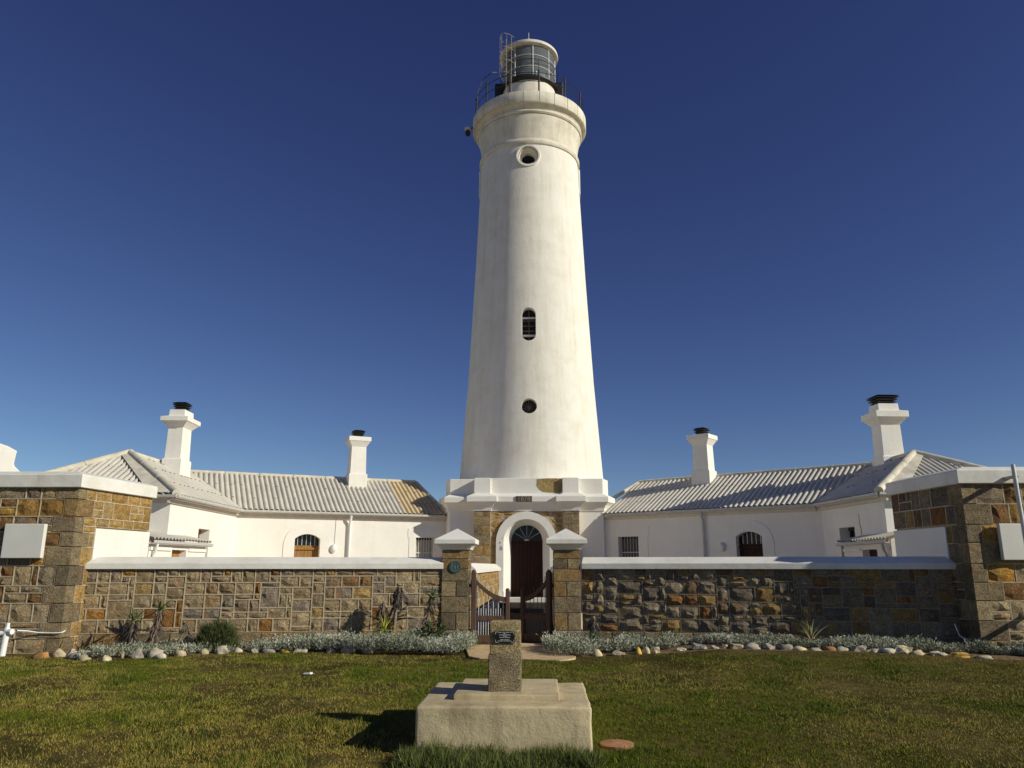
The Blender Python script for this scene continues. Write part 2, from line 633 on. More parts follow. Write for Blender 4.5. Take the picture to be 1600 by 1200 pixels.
def quoin_col(parent, fa, fb, z0, z1, seed, pal='granite', h=0.34, long=0.46, short=0.27, out=0.012):
    """corner stones wrapped round a corner: fa ends at its u = 0 corner going right, fb likewise on the other face.
    fa: frame whose u runs away from the corner; fb: same for the other face (u runs away, negative side)"""
    r = random.Random(seed)
    z = z0
    k = 0
    while z < z1 - 0.05:
        hh = min(h * r.uniform(0.8, 1.2), z1 - z)
        if z1 - z - hh < 0.14:
            hh = z1 - z
        la, lb = (long, short) if k % 2 else (short, long)
        la *= r.uniform(0.9, 1.1)
        lb *= r.uniform(0.9, 1.1)
        mb = MB()
        g = 0.008
        pa = [W(fa, 0, out, 0), W(fa, la - g, out, 0), W(fa, la - g, -0.08, 0), W(fb, lb - g, -0.08, 0), W(fb, lb - g, out, 0)]
        # corner point: intersection of both proud planes
        c = corner(fa, fb, out)
        ci = corner(fa, fb, -0.08)
        loop = [c, pa[1][:2], pa[2][:2], ci, pa[3][:2], pa[4][:2]]
        mb.loft([[(p[0], p[1], z + g) for p in loop], [(p[0], p[1], z + hh - g) for p in loop]])
        mb.build('quoin', M['granite'], parent, color=pick(pal, r), bevel=0.012)
        z += hh
        k += 1


def corner(fa, fb, out):
    p = Vector(W(fa, 0, out, 0)[:2])
    d = Vector((fa[2], fa[3]))
    q = Vector(W(fb, 0, out, 0)[:2])
    e = Vector((fb[2], fb[3]))
    den = d.x * e.y - d.y * e.x
    t = ((q.x - p.x) * e.y - (q.y - p.y) * e.x) / den
    s = p + d * t
    return (s.x, s.y)


# ------------------------------------------------------------------ ground
def sstep(a, b, x):
    t = np.clip((np.asarray(x, float) - a) / (b - a), 0, 1)
    return t * t * (3 - 2 * t)


def hgt(x, y):
    """the lawn rises a little towards the right-hand wall and dips before the monument"""
    return 0.13 * sstep(11.5, 15.0, y) * sstep(1.6, 4.2, x) * (1 - 0.5 * sstep(6.5, 9.0, x)) - 0.11 * (1 - sstep(7.1, 8.7, y))


_nr = np.random.default_rng(3)
_lat = _nr.random((96, 96))


def vnoise(x, y, s):
    X, Y = np.asarray(x) * s + 31.7, np.asarray(y) * s + 17.3
    i, j = np.floor(X).astype(int), np.floor(Y).astype(int)
    fx, fy = X - i, Y - j
    fx, fy = fx * fx * (3 - 2 * fx), fy * fy * (3 - 2 * fy)
    g = lambda a, b: _lat[a % 96, b % 96]
    return (g(i, j) * (1 - fx) + g(i + 1, j) * fx) * (1 - fy) + (g(i, j + 1) * (1 - fx) + g(i + 1, j + 1) * fx) * fy


def grid_mesh(name, x0, x1, y0, y1, step, mat, dz=0.0, rough=0.0):
    nx, ny = int((x1 - x0) / step) + 1, int((y1 - y0) / step) + 1
    xs, ys = np.linspace(x0, x1, nx), np.linspace(y0, y1, ny)
    X, Y = np.meshgrid(xs, ys)
    Z = hgt(X, Y) + dz + rough * (vnoise(X, Y, 1.1) + 0.6 * vnoise(X, Y, 3.3) - 0.8)
    v = np.stack([X, Y, Z], -1).reshape(-1, 3)
    f = [(j * nx + i, j * nx + i + 1, (j + 1) * nx + i + 1, (j + 1) * nx + i) for j in range(ny - 1) for i in range(nx - 1)]
    me = bpy.data.meshes.new(name)
    me.from_pydata(v.tolist(), [], f)
    me.shade_smooth()
    me.materials.append(mat)
    o = bpy.data.objects.new(name, me)
    COL.objects.link(o)
    ORG[name] = (0, 0, 0)
    return tag(o, kind='structure')


grid_mesh('lawn', -16, 16, -4, 16.6, 0.2, M['lawn'], 0.0, 0.02)
mb = MB()
mb.poly([(-900, -300, -0.32), (900, -300, -0.32), (900, 1500, -0.32), (-900, 1500, -0.32)])
tag(mb.build('ground', M['sand']), kind='structure')
mb = MB()
mb.aabb(-15.5, 15.5, 16.42, 40, -0.35, 0.045)
tag(mb.build('courtyard', M['paving']), kind='structure')
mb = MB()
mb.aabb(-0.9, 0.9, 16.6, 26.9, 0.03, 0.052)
tag(mb.build('courtyard_path', M['shadepath']), kind='structure')
# sandy path from the gate out to the lawn, with a rounded end on the right
mb = MB()
pts = [(-0.92, 17.0), (-0.90, 15.6), (-0.72, 14.35), (-0.5, 14.05), (0.3, 13.98), (0.85, 13.8), (1.05, 13.92), (1.18, 14.1), (1.2, 14.4), (1.1, 14.7), (0.95, 15.2), (0.85, 16.0), (0.84, 17.0)]
mb.loft([[(x, y, 0.0) for x, y in pts], [(x, y, 0.03 + float(hgt(x, y))) for x, y in pts]])
tag(mb.build('path', M['brick'], bevel=0.02), kind='structure')

# ------------------------------------------------------------------ lighthouse
LX, LY = 0.0, 32.0
LH = thing('lighthouse', 'tall white tapering lighthouse tower with glazed lantern and white stone porch dated 1878', 'lighthouse', (LX, LY, 0))
TX = 0.13


def shaft_r(z):
    P = [(0, 3.55), (4.0, 3.16), (5.21, 2.985), (6.43, 2.9), (9.21, 2.70), (13.89, 2.455), (18.59, 2.25), (19.5, 2.215)]
    for (a, b), (c, d) in zip(P, P[1:]):
        if z <= c:
            return b + (d - b) * (z - a) / (c - a)
    return P[-1][1]


mb = MB()
mb.lathe(TX, LY, [(shaft_r(z), z) for z in (4.3, 5.2, 6.4, 7.8, 9.2, 11.5, 13.9, 16.2, 18.6, 19.52)], 96)
shaft_raw = mb.build('tower_shaft', M['tower'], LH)


def boolean_cut(target, cutters):
    for c in cutters:
        md = target.modifiers.new('cut', 'BOOLEAN')
        md.operation = 'DIFFERENCE'
        md.object = c
        md.solver = 'EXACT'
    bpy.context.view_layer.update()
    dg = bpy.context.evaluated_depsgraph_get()
    me = bpy.data.meshes.new_from_object(target.evaluated_get(dg))
    target.modifiers.clear()
    target.data = me
    for c in cutters:
        bpy.data.objects.remove(c)
    me.shade_smooth()
    me.set_sharp_from_angle(angle=R(25))


def stadium(xc, zc, hw, hh, n=20):
    pts = []
    k = max(0.0, hh - hw)
    for i in range(n + 1):
        a = math.pi * i / n
        pts.append((xc + hw * math.cos(a), zc + k + hw * math.sin(a)))
    for i in range(n + 1):
        a = math.pi + math.pi * i / n
        pts.append((xc + hw * math.cos(a), zc - k + hw * math.sin(a)))
    return pts


FT = frame((0, 0), 0)   # u = x, outwards = -Y
cut = []
WINS = [(0.11, 18.85, 0.30, 0.30, 'round'), (0.11, 11.12, 0.27, 0.70, 'slot'), (0.11, 7.69, 0.29, 0.29, 'port')]
for x, z, hw, hh, kind in WINS:
    y = LY - shaft_r(z)
    mb = MB()
    if kind == 'round':
        mb.loft([[(u, y + 0.62, w) for u, w in stadium(x, z, 0.29, 0.29)], [(u, y + 0.30, w) for u, w in stadium(x, z, 0.29, 0.29)],
                 [(u, y + 0.295, w) for u, w in stadium(x, z, 0.34, 0.34)], [(u, y - 0.4, w) for u, w in stadium(x, z, 0.46, 0.46)]])
    else:
        mb.loft([[(u, y + 0.45, w) for u, w in stadium(x, z, hw, hh)], [(u, y - 0.4, w) for u, w in stadium(x, z, hw * 1.1, hh + hw * 0.1)]])
    cut.append(mb.build('cutter', M['tower']))
boolean_cut(shaft_raw, cut)

for x, z, hw, hh, kind in WINS:
    y = LY - shaft_r(z)
    dep = 0.50 if kind == 'round' else 0.33
    mb = MB()
    ol = stadium(x, z, hw * 1.06, hh + 0.02)
    mb.loft([[(u, y + dep + 0.03, w) for u, w in ol], [(u, y + dep, w) for u, w in ol]])
    wnd = mb.build('window', M['pane'], LH)
    if kind == 'slot':
        mb = MB()
        for uz in (0.22, 0.0, -0.22):
            mb.aabb(x - hw, x + hw, y + dep - 0.03, y + dep, z + uz - 0.012, z + uz + 0.012)
        mb.aabb(x - 0.014, x + 0.014, y + dep - 0.032, y + dep, z - hh, z + hh)
        mb.build('glazing_bar', M['rust'], wnd)
        mb = MB()
        mb.aabb(x - hw, x + hw, y + dep - 0.06, y + dep, z + 0.30, z + 0.37)
        mb.build('transom', M['fascia'], wnd)
        mb = MB()
        mb.aabb(x - hw, x + hw, y + dep - 0.06, y + dep, z - 0.46, z - 0.38)
        mb.build('transom', M['fascia'], wnd)
    if kind == 'round':
        mb = MB()
        prof = [(0.50, 0.10), (0.53, -0.02), (0.51, -0.06), (0.45, -0.06), (0.43, -0.0)]
        mb.loft([[(u, y + d, w) for u, w in stadium(x, z, q, q, 24)] for q, d in prof], True, False)
        mb.build('window_surround', M['tower'], LH, smooth=True)
    if kind == 'port':
        mb = MB()
        for a in range(0, 180, 30):
            dx, dz = math.cos(R(a + 8)) * hw, math.sin(R(a + 8)) * hw
            mb.tube([(x - dx, y + dep - 0.012, z - dz), (x + dx, y + dep - 0.012, z + dz)], 0.011, 5)
        mb.build('glazing_bar', M['rust'], wnd)
# the side windows show only as slim surrounds on the outline
for s in (-1, 1):
    mb = MB()
    xx = TX + s * shaft_r(18.6)
    mb.aabb(min(xx - 0.1, xx + 0.05), max(xx - 0.1, xx + 0.05), LY - 0.45, LY + 0.45, 17.9, 19.15) if s > 0 else mb.aabb(xx - 0.05, xx + 0.1, LY - 0.45, LY + 0.45, 17.9, 19.15)
    mb.build('window_surround', M['tower'], LH, bevel=0.04)

# crown of the tower: ring, swelling drum, cornice and gallery kerb
mb = MB()
mb.lathe(TX, LY, [(2.1, 19.44), (2.27, 19.46), (2.305, 19.52), (2.305, 19.62), (2.27, 19.70), (2.1, 19.72)], 96)
mb.build('moulding_ring', M['gallery'], LH, smooth=True)
mb = MB()
mb.lathe(TX, LY, [(2.15, 19.60), (2.20, 19.72), (2.215, 19.9), (2.24, 20.2), (2.29, 20.5), (2.36, 20.78), (2.36, 20.85), (2.30, 20.87), (2.30, 21.0)], 96)
mb.build('drum', M['gallery'], LH, smooth=True)
mb = MB()
mb.lathe(TX, LY, [(2.2, 20.86), (2.40, 20.87), (2.45, 20.93), (2.44, 21.0), (2.36, 21.04), (2.39, 21.12), (2.48, 21.2), (2.52, 21.25), (2.2, 21.26)], 96)
mb.build('cornice', M['gallery'], LH, smooth=True)
NS = 24
for k in range(NS):      # kerb of cut blocks
    mb = MB()
    a0, a1 = 360 / NS * k + 0.22 - 4, 360 / NS * (k + 1) - 0.22 - 4
    mb.lathe(TX, LY, [(2.2, 21.25), (2.62, 21.25), (2.645, 21.29), (2.645, 21.76), (2.62, 21.80), (2.2, 21.80)], 5, a0, a1, False)
    ends = []
    mb.build('kerb_block', M['gallery'], LH, smooth=True)
mb = MB()
mb.lathe(TX, LY, [(2.3, 21.2), (2.60, 21.27), (2.625, 21.32), (2.625, 21.74), (2.6, 21.78), (0.05, 21.78)], 96)
mb.build('gallery_deck', M['gallery'], LH, smooth=True)

# railing round the gallery
rail = MB()
for z in (22.35, 22.78):
    rail.tube([(TX + 2.5 * math.cos(R(a)), LY + 2.5 * math.sin(R(a)), z) for a in range(0, 361, 6)], 0.016, 6)
RL = rail.build('railing', M['black'], LH)
for k in range(12):
    a = R(-90 + 11 + 30 * k)
    mb = MB()
    px, py = TX + 2.5 * math.cos(a), LY + 2.5 * math.sin(a)
    mb.tube([(px, py, 21.75), (px, py, 22.84)], 0.038, 8)
    mb.sphere((px, py, 22.88), (0.05, 0.05, 0.06), 8, 6)
    mb.build('rail_post', M['black'], RL)

# lantern
mb = MB()
mb.lathe(TX, LY, [(1.27, 21.75), (1.27, 22.9), (1.24, 22.95), (1.24, 23.36)], 64)
mur = mb.build('lantern_base', M['lanternwhite'], LH, smooth=True)
mb = MB()
mb.lathe(TX, LY, [(1.2, 23.28), (1.38, 23.40), (1.40, 23.41), (1.40, 23.45), (1.38, 23.46), (1.29, 23.47), (1.29, 23.58), (1.2, 23.59)], 64)
mb.build('gallery_ring', M['black'], LH, smooth=True)
LAN = mb
mb = MB()
mb.lathe(TX, LY, [(1.16, 22.2), (1.285, 22.22), (1.285, 22.27), (1.16, 22.29)], 64)
mb.build('moulding_ring', M['lanternwhite'], LH, smooth=True)
mb = MB()
mb.lathe(TX, LY, [(1.2, 25.15), (1.32, 25.17), (1.385, 25.2), (1.40, 25.26), (1.385, 25.34), (1.30, 25.39), (0.9, 25.66), (0.45, 25.88), (0.16, 25.98), (0.14, 26.15), (0.20, 26.22), (0.12, 26.34), (0.02, 26.38)], 72)
mb.tube([(TX, LY, 26.3), (TX, LY, 26.75)], 0.015, 6)
LROOF = mb.build('lantern_roof', M['lanternwhite'], LH, smooth=True)
NM = 9
for k in range(NM):
    a = -90 + 9.6 + 40 * k
    mb = MB()
    px, py = TX + 1.235 * math.cos(R(a)), LY + 1.235 * math.sin(R(a))
    mb.tube([(px, py, 23.5), (px, py, 25.2)], 0.026, 6)
    mb.build('mullion', M['bar'], LH)
    for z0, z1 in ((23.58, 24.05), (24.05, 24.64), (24.64, 25.2)):
        pm = MB()
        pm.lathe(TX, LY, [(1.225, z0 + 0.012), (1.225, z1 - 0.012)], 8, a + 1, a + 39, False)
        pm.build('pane', M['lanternglass'], LH, smooth=True)
for z in (24.05, 24.64):
    mb = MB()
    mb.tube([(TX + 1.235 * math.cos(R(a)), LY + 1.235 * math.sin(R(a)), z) for a in range(0, 361, 6)], 0.018, 6)
    mb.build('glazing_ring', M['bar'], LH)
mb = MB()
mb.tube([(TX + 1.38 * math.cos(R(a)), LY + 1.38 * math.sin(R(a)), 24.3) for a in range(0, 361, 6)], 0.013, 6)
for a in range(10, 370, 40):
    mb.tube([(TX + 1.38 * math.cos(R(a)), LY + 1.38 * math.sin(R(a)), 23.38), (TX + 1.38 * math.cos(R(a)), LY + 1.38 * math.sin(R(a)), 24.3)], 0.012, 5)
mb.build('hand_rail', M['black'], LH)
# optic inside
mb = MB()
mb.lathe(TX, LY, [(0.35, 23.6), (0.35, 23.75), (0.55, 23.8), (0.62, 24.1), (0.64, 24.35), (0.60, 24.6), (0.50, 24.78), (0.30, 24.85)], 24)
opt = mb.build('optic', plain('optic_glass', (0.10, 0.12, 0.11), 0.15, 0.7), LH, smooth=True)
mb = MB()
for z in (23.8, 23.98, 24.16, 24.34, 24.52, 24.70):
    mb.lathe(TX, LY, [(0.60, z - 0.012), (0.67, z - 0.012), (0.67, z + 0.012), (0.60, z + 0.012)], 24)
mb.build('optic_ring', M['rust'], opt, smooth=True)
mb = MB()
mb.lathe(TX, LY, [(0.5, 24.86), (0.5, 25.02), (0.25, 25.14), (0.05, 25.16)], 20)
mb.build('vent_cowl', M['black'], LH, smooth=True)
for dx, dy, w, h in ((-0.35, -0.95, 0.36, 0.34), (0.10, -1.0, 0.12, 0.42), (0.42, -0.9, 0.34, 0.26)):
    mb = MB()
    mb.aabb(TX + dx, TX + dx + w, LY + dy, LY + dy + 0.12, 23.6, 23.62 + h)
    mb.build('lamp_housing', M['bar'], LH, bevel=0.01)
# ladder up the lantern with its hoops
la = R(-90 - 33)
lc = Vector((TX + 1.66 * math.cos(la), LY + 1.66 * math.sin(la), 0))
tn = Vector((-math.sin(la), math.cos(la), 0))
on = Vector((math.cos(la), math.sin(la), 0))
mb = MB()
for s in (-1, 1):
    p = lc + tn * 0.15 * s
    mb.tube([(p.x, p.y, 21.8), (p.x, p.y, 25.42)], 0.015, 6)
for k in range(14):
    z = 21.95 + 0.25 * k
    a, b = lc - tn * 0.15, lc + tn * 0.15
    mb.tube([(a.x, a.y, z), (b.x, b.y, z)], 0.011, 5)
for z in (23.3, 23.95, 24.6, 25.3):
    pts = []
    for k in range(9):
        t = math.pi * k / 8
        p = lc + tn * 0.30 * math.cos(t) + on * 0.55 * math.sin(t)
        pts.append((p.x, p.y, z))
    mb.tube(pts, 0.013, 5)
for t in (R(50), R(90), R(130)):
    p = lc + tn * 0.30 * math.cos(t) + on * 0.55 * math.sin(t)
    mb.tube([(p.x, p.y, 23.3), (p.x, p.y, 25.3)], 0.008, 5)
mb.build('ladder', M['ladder'], LH)
for sx_ in (-1, 1):
    mb = MB()
    a_, b_2 = sorted((TX + sx_ * 1.12, TX + sx_ * 1.62))
    mb.aabb(a_, b_2, LY - 0.25, LY + 0.25, 23.0, 23.85)
    mb.build('equipment_box', M['black'], LH, bevel=0.06)
mb = MB()
mb.aabb(TX - 0.05, TX + 0.18, LY - 1.62, LY - 1.40, 21.78, 22.55)
mb.build('cabinet', M['lanternwhite'], LH, bevel=0.01)
mb = MB()
mb.tube([(TX - 2.4, LY - 1.0, 21.8), (TX - 2.35, LY - 1.0, 22.9), (TX - 2.15, LY - 1.0, 23.5), (TX - 1.7, LY - 1.0, 23.9), (TX - 1.3, LY - 0.7, 24.1)], 0.018, 6)
mb.build('cable_conduit', M['black'], LH)
# flood lamp hung off the kerb on the left
mb = MB()
mb.tube([(TX - 2.6, LY - 0.35, 21.45), (TX - 2.86, LY - 0.35, 21.4)], 0.03, 6)
mb.sphere((TX - 2.86, LY - 0.35, 21.18), (0.13, 0.13, 0.17), 10, 8)
fl = mb.build('flood_lamp', M['black'], LH, smooth=True)
mb = MB()
mb.lathe(TX - 2.86, LY - 0.35, [(0.15, 21.30), (0.15, 21.42), (0.08, 21.50), (0.01, 21.52)], 12)
mb.build('lamp_dome', M['bar'], fl, smooth=True)

# base block with porch front
PLAN = [(-3.12, 35.2), (-3.12, 29.4), (-2.88, 28.7), (-1.93, 28.7), (-1.93, 28.3), (-1.32, 28.3), (-1.32, 28.43), (1.34, 28.43), (1.34, 28.3), (1.94, 28.3), (1.94, 28.7), (2.85, 28.7), (3.10, 29.4), (3.12, 35.2)]


def offset_plan(plan, d):
    n = len(plan)
    out = []
    for i in range(n):
        p0, p1, p2 = Vector(plan[i - 1]), Vector(plan[i]), Vector(plan[(i + 1) % n])
        d1, d2 = (p1 - p0).normalized(), (p2 - p1).normalized()
        n1, n2 = Vector((d1.y, -d1.x)), Vector((d2.y, -d2.x))
        b = n1 + n2
        if b.length < 1e-6:
            q = p1 + n1 * d
        else:
            q = p1 + b * (d / max(0.2, b.dot(n1)))
        out.append((q.x, q.y))
    return out


# PLAN runs with the outside on its right-hand side when walked forwards -> flip sign if needed
_t = offset_plan(PLAN, 0.1)
SGN = 1 if _t[6][1] < PLAN[6][1] else -1
body = MB()
BP = [(-3.10, 35.2), (-3.10, 29.4), (-2.87, 28.7), (-0.93, 28.7), (-0.93, 29.05), (0.93, 29.05), (0.93, 28.7), (2.84, 28.7), (3.08, 29.4), (3.10, 35.2)]
body.loft([[(x, y, 0) for x, y in BP], [(x, y, 3.6) for x, y in BP]])
body.build('base_wall', M['white'], LH)
mb = MB()
prof = [(0.0, 3.56), (0.03, 3.565), (0.04, 3.60), (0.06, 3.68), (0.12, 3.78), (0.20, 3.86), (0.24, 3.885), (0.25, 3.89), (0.25, 4.075), (0.24, 4.09), (0.03, 4.20), (0.0, 4.205), (0.0, 4.77), (-0.02, 4.785)]
mb.loft([[(x, y, z) for x, y in offset_plan(PLAN, SGN * d)] for d, z in prof])
mb.build('parapet', M['white'], LH, bevel=0.008)
# porch wall with arched splayed doorway
FP = frame((0, 28.43), 0)
mb = MB()
ZS = 2.43
front = arch(0.0, 0.84, 0.05, ZS, None, 20)
holed_wall(mb, FP, [(-1.33, 0.0), (1.35, 0.0), (1.35, 3.60), (-1.33, 3.60)], [], 0, 0) if False else None
polys = [[(-1.33, 0.0), (-0.84, 0.0)] + [(-0.84, ZS)] + [(-0.84 * math.cos(math.pi * k / 20), ZS + 0.84 * math.sin(math.pi * k / 20)) for k in range(1, 21)] + [(0.84, 0.0), (1.35, 0.0), (1.35, 3.6), (-1.33, 3.6)]]
ids = mb.add([W(FP, u, 0, z) for u, z in polys[0]])
for t in tessellate_polygon([[Vector((u, z, 0)) for u, z in polys[0]]]):
    mb.f.append([ids[k] for k in t])
mb.build('porch_wall', M['mortar'], LH)
mb = MB()
fr_l, bk_l = [], []
for k in range(25):
    if k == 0:
        fr_l.append((-0.84, 0.3)); bk_l.append((-0.575, 0.3)); continue
    if k == 24:
        fr_l.append((0.84, 0.3)); bk_l.append((0.575, 0.3)); continue
    a = math.pi * (k - 1) / 22
    fr_l.append((-0.84 * math.cos(a), ZS + 0.84 * math.sin(a)))
    bk_l.append((-0.575 * math.cos(a), 2.50 + 0.575 * math.sin(a)))
A = mb.add([W(FP, u, 0.085, z) for u, z in fr_l])
B = mb.add([W(FP, u, -0.52, z) for u, z in bk_l])
for k in range(24):
    mb.f.append([A[k], A[k + 1], B[k + 1], B[k]])
mb.build('door_reveal', M['white'], LH, smooth=True)
mb = MB()
ol = [(p[0] * 1.115 / 0.84 if i in (0, 24) else -1.115 * math.cos(math.pi * (i - 1) / 22), 0.3 if i in (0, 24) else ZS + 1.115 * math.sin(math.pi * (i - 1) / 22)) for i, p in enumerate(fr_l)]
band(mb, FP, ol, fr_l, -0.02, 0.085)
mb.build('door_surround', M['white'], LH)
# flaked paint on the surround
mb = MB()
rr = random.Random(4)
for cx_, cz_, s_ in ((-0.93, 2.22, 0.085), (-0.97, 2.42, 0.04), (-0.88, 2.58, 0.03)):
    pts = [(cx_ + s_ * rr.uniform(0.5, 1) * math.cos(R(a)), cz_ + s_ * rr.uniform(0.6, 1.2) * math.sin(R(a))) for a in range(0, 360, 30)]
    extrude(mb, FP, pts, 0.07, 0.089)
mb.build('flaked_paint', M['grey'], LH)
# door leaf and fanlight
mb = MB()
mb.aabb(-0.6, 0.6, 28.93, 28.98, 0.45, 2.47)
door = mb.build('door', M['doorwood'], LH)
for k in range(8):
    mb = MB()
    mb.aabb(-0.56 + 0.14 * k, -0.43 + 0.14 * k, 28.915, 28.935, 0.52, 2.42)
    mb.build('plank', M['doorwood'], door, bevel=0.004)
mb = MB()
mb.aabb(-0.58, 0.58, 28.90, 28.94, 2.44, 2.52)
mb.build('transom', M['doorwood'], door)
mb = MB()
mb.loft([[(0.6 * math.cos(math.pi * k / 20), 28.95, 2.5 + 0.6 * math.sin(math.pi * k / 20)) for k in range(21)], [(0.6 * math.cos(math.pi * k / 20), 28.98, 2.5 + 0.6 * math.sin(math.pi * k / 20)) for k in range(21)]])
fan = mb.build('fanlight', M['pane'], LH)
mb = MB()
for a in (30, 60, 90, 120, 150):
    mb.tube([(0.1 * math.cos(R(a)), 28.93, 2.53 + 0.1 * math.sin(R(a))), (0.56 * math.cos(R(a)), 28.93, 2.53 + 0.56 * math.sin(R(a)))], 0.011, 5)
mb.lathe(0, 28.93, [(0.01, 2.5), (0.1, 2.5), (0.1, 2.56), (0.01, 2.6)], 12)
mb.build('glazing_bar', M['grey'], fan)
# date plate
mb = MB()
mb.aabb(-0.375, 0.21, 28.14, 28.2, 3.885, 4.09)
dp = mb.build('date_plate', M['dateplate'], LH)


def text_part(txt, size, mat, loc, parent, name, rot=(90, 0, 0), extrude_=0.008, bold=0.0, sx=1.0):
    cu = bpy.data.curves.new(name, 'FONT')
    cu.body = txt
    cu.size = size
    cu.extrude = extrude_
    cu.offset = bold
    cu.align_x = 'CENTER'
    cu.align_y = 'CENTER'
    cu.resolution_u = 3
    t = bpy.data.objects.new(name, cu)
    COL.objects.link(t)
    bpy.context.view_layer.update()
    me = bpy.data.meshes.new_from_object(t.evaluated_get(bpy.context.evaluated_depsgraph_get()))
    bpy.data.objects.remove(t)
    me.materials.clear()
    me.materials.append(mat)
    o = bpy.data.objects.new(name, me)
    COL.objects.link(o)
    put(o, loc, parent)
    o.rotation_euler = tuple(R(a) for a in rot)
    o.scale = (sx, 1, 1)
    return o


text_part('1878', 0.245, M['dateletter'], (-0.083, 28.137, 3.985), dp, 'lettering', bold=0.004, sx=1.0)
# bare stone patch where the parapet paint has come away
mb = MB()
pts = [(0.40, 4.74), (0.38, 4.50), (0.46, 4.36), (0.62, 4.27), (0.80, 4.24), (1.25, 4.235), (1.335, 4.30), (1.335, 4.75), (0.8, 4.765)]
extrude(mb, FP, pts, -0.02, 0.006)
mb.build('bare_stone_patch', M['bare'], LH, color=(0.50, 0.38, 0.18))
# pilasters of dressed stone
for x0, x1 in ((-1.93, -1.32), (1.34, 1.94)):
    mb = MB()
    mb.aabb(x0 + 0.005, x1 - 0.005, 28.325, 28.75, 0.0, 3.58)
    mb.build('pilaster_core', M['mortar'], LH)
    f_ = frame((0, 28.30), 0)
    z = 0.05
    k = 0
    r = random.Random(int(x0 * 10))
    while z < 3.5:
        h = min(r.uniform(0.33, 0.42), 3.57 - z)
        if k % 2:
            s = x0 + (x1 - x0) * r.uniform(0.4, 0.6)
            lay_stone(LH, f_, x0, s, z, z + h, 0.0, 'flat', pick('granite', r), 0.014, r)
            lay_stone(LH, f_, s, x1, z, z + h, 0.0, 'flat', pick('ochre' if x0 < 0 else 'granite', r), 0.014, r)
        else:
            lay_stone(LH, f_, x0, x1, z, z + h, 0.0, 'flat', pick('granite', r), 0.014, r)
        z += h
        k += 1
def clear_arch(a0, a1, b0, b1):
    nx = min(max(0, a0), a1)
    nz = max(b0, min(ZS, b1))
    return math.hypot(nx, max(0, nz - ZS)) > 0.9
rubble(LH, FP, -1.32, -0.88, 0.05, 3.57, 0.15, 'ochre', 11, 'soft', 0.018, None, 0.0, 0.006)
rubble(LH, FP, 0.88, 1.34, 0.05, 3.57, 0.15, 'ochre', 12, 'soft', 0.018, None, 0.0, 0.006)
rubble(LH, FP, -0.88, 0.88, 2.5, 3.57, 0.15, 'ochre', 13, 'soft', 0.018, clear_arch, 0.0, 0.006)

# steps to the door
st = thing('door_steps', 'broad stone steps rising to the brown lighthouse door behind the gate', 'steps', (0, 27.6, 0.04))
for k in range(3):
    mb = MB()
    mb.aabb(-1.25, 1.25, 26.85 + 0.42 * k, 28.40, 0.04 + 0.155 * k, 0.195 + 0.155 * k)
    mb.build('step', M['coping'] if k == 2 else M['shadepath'], st, bevel=0.012)  # lower steps share the path's shade-darkened colour

# ------------------------------------------------------------------ cottages
ZE = 3.45
WR = 2.6
AMP, PITCH = 0.030, 0.177


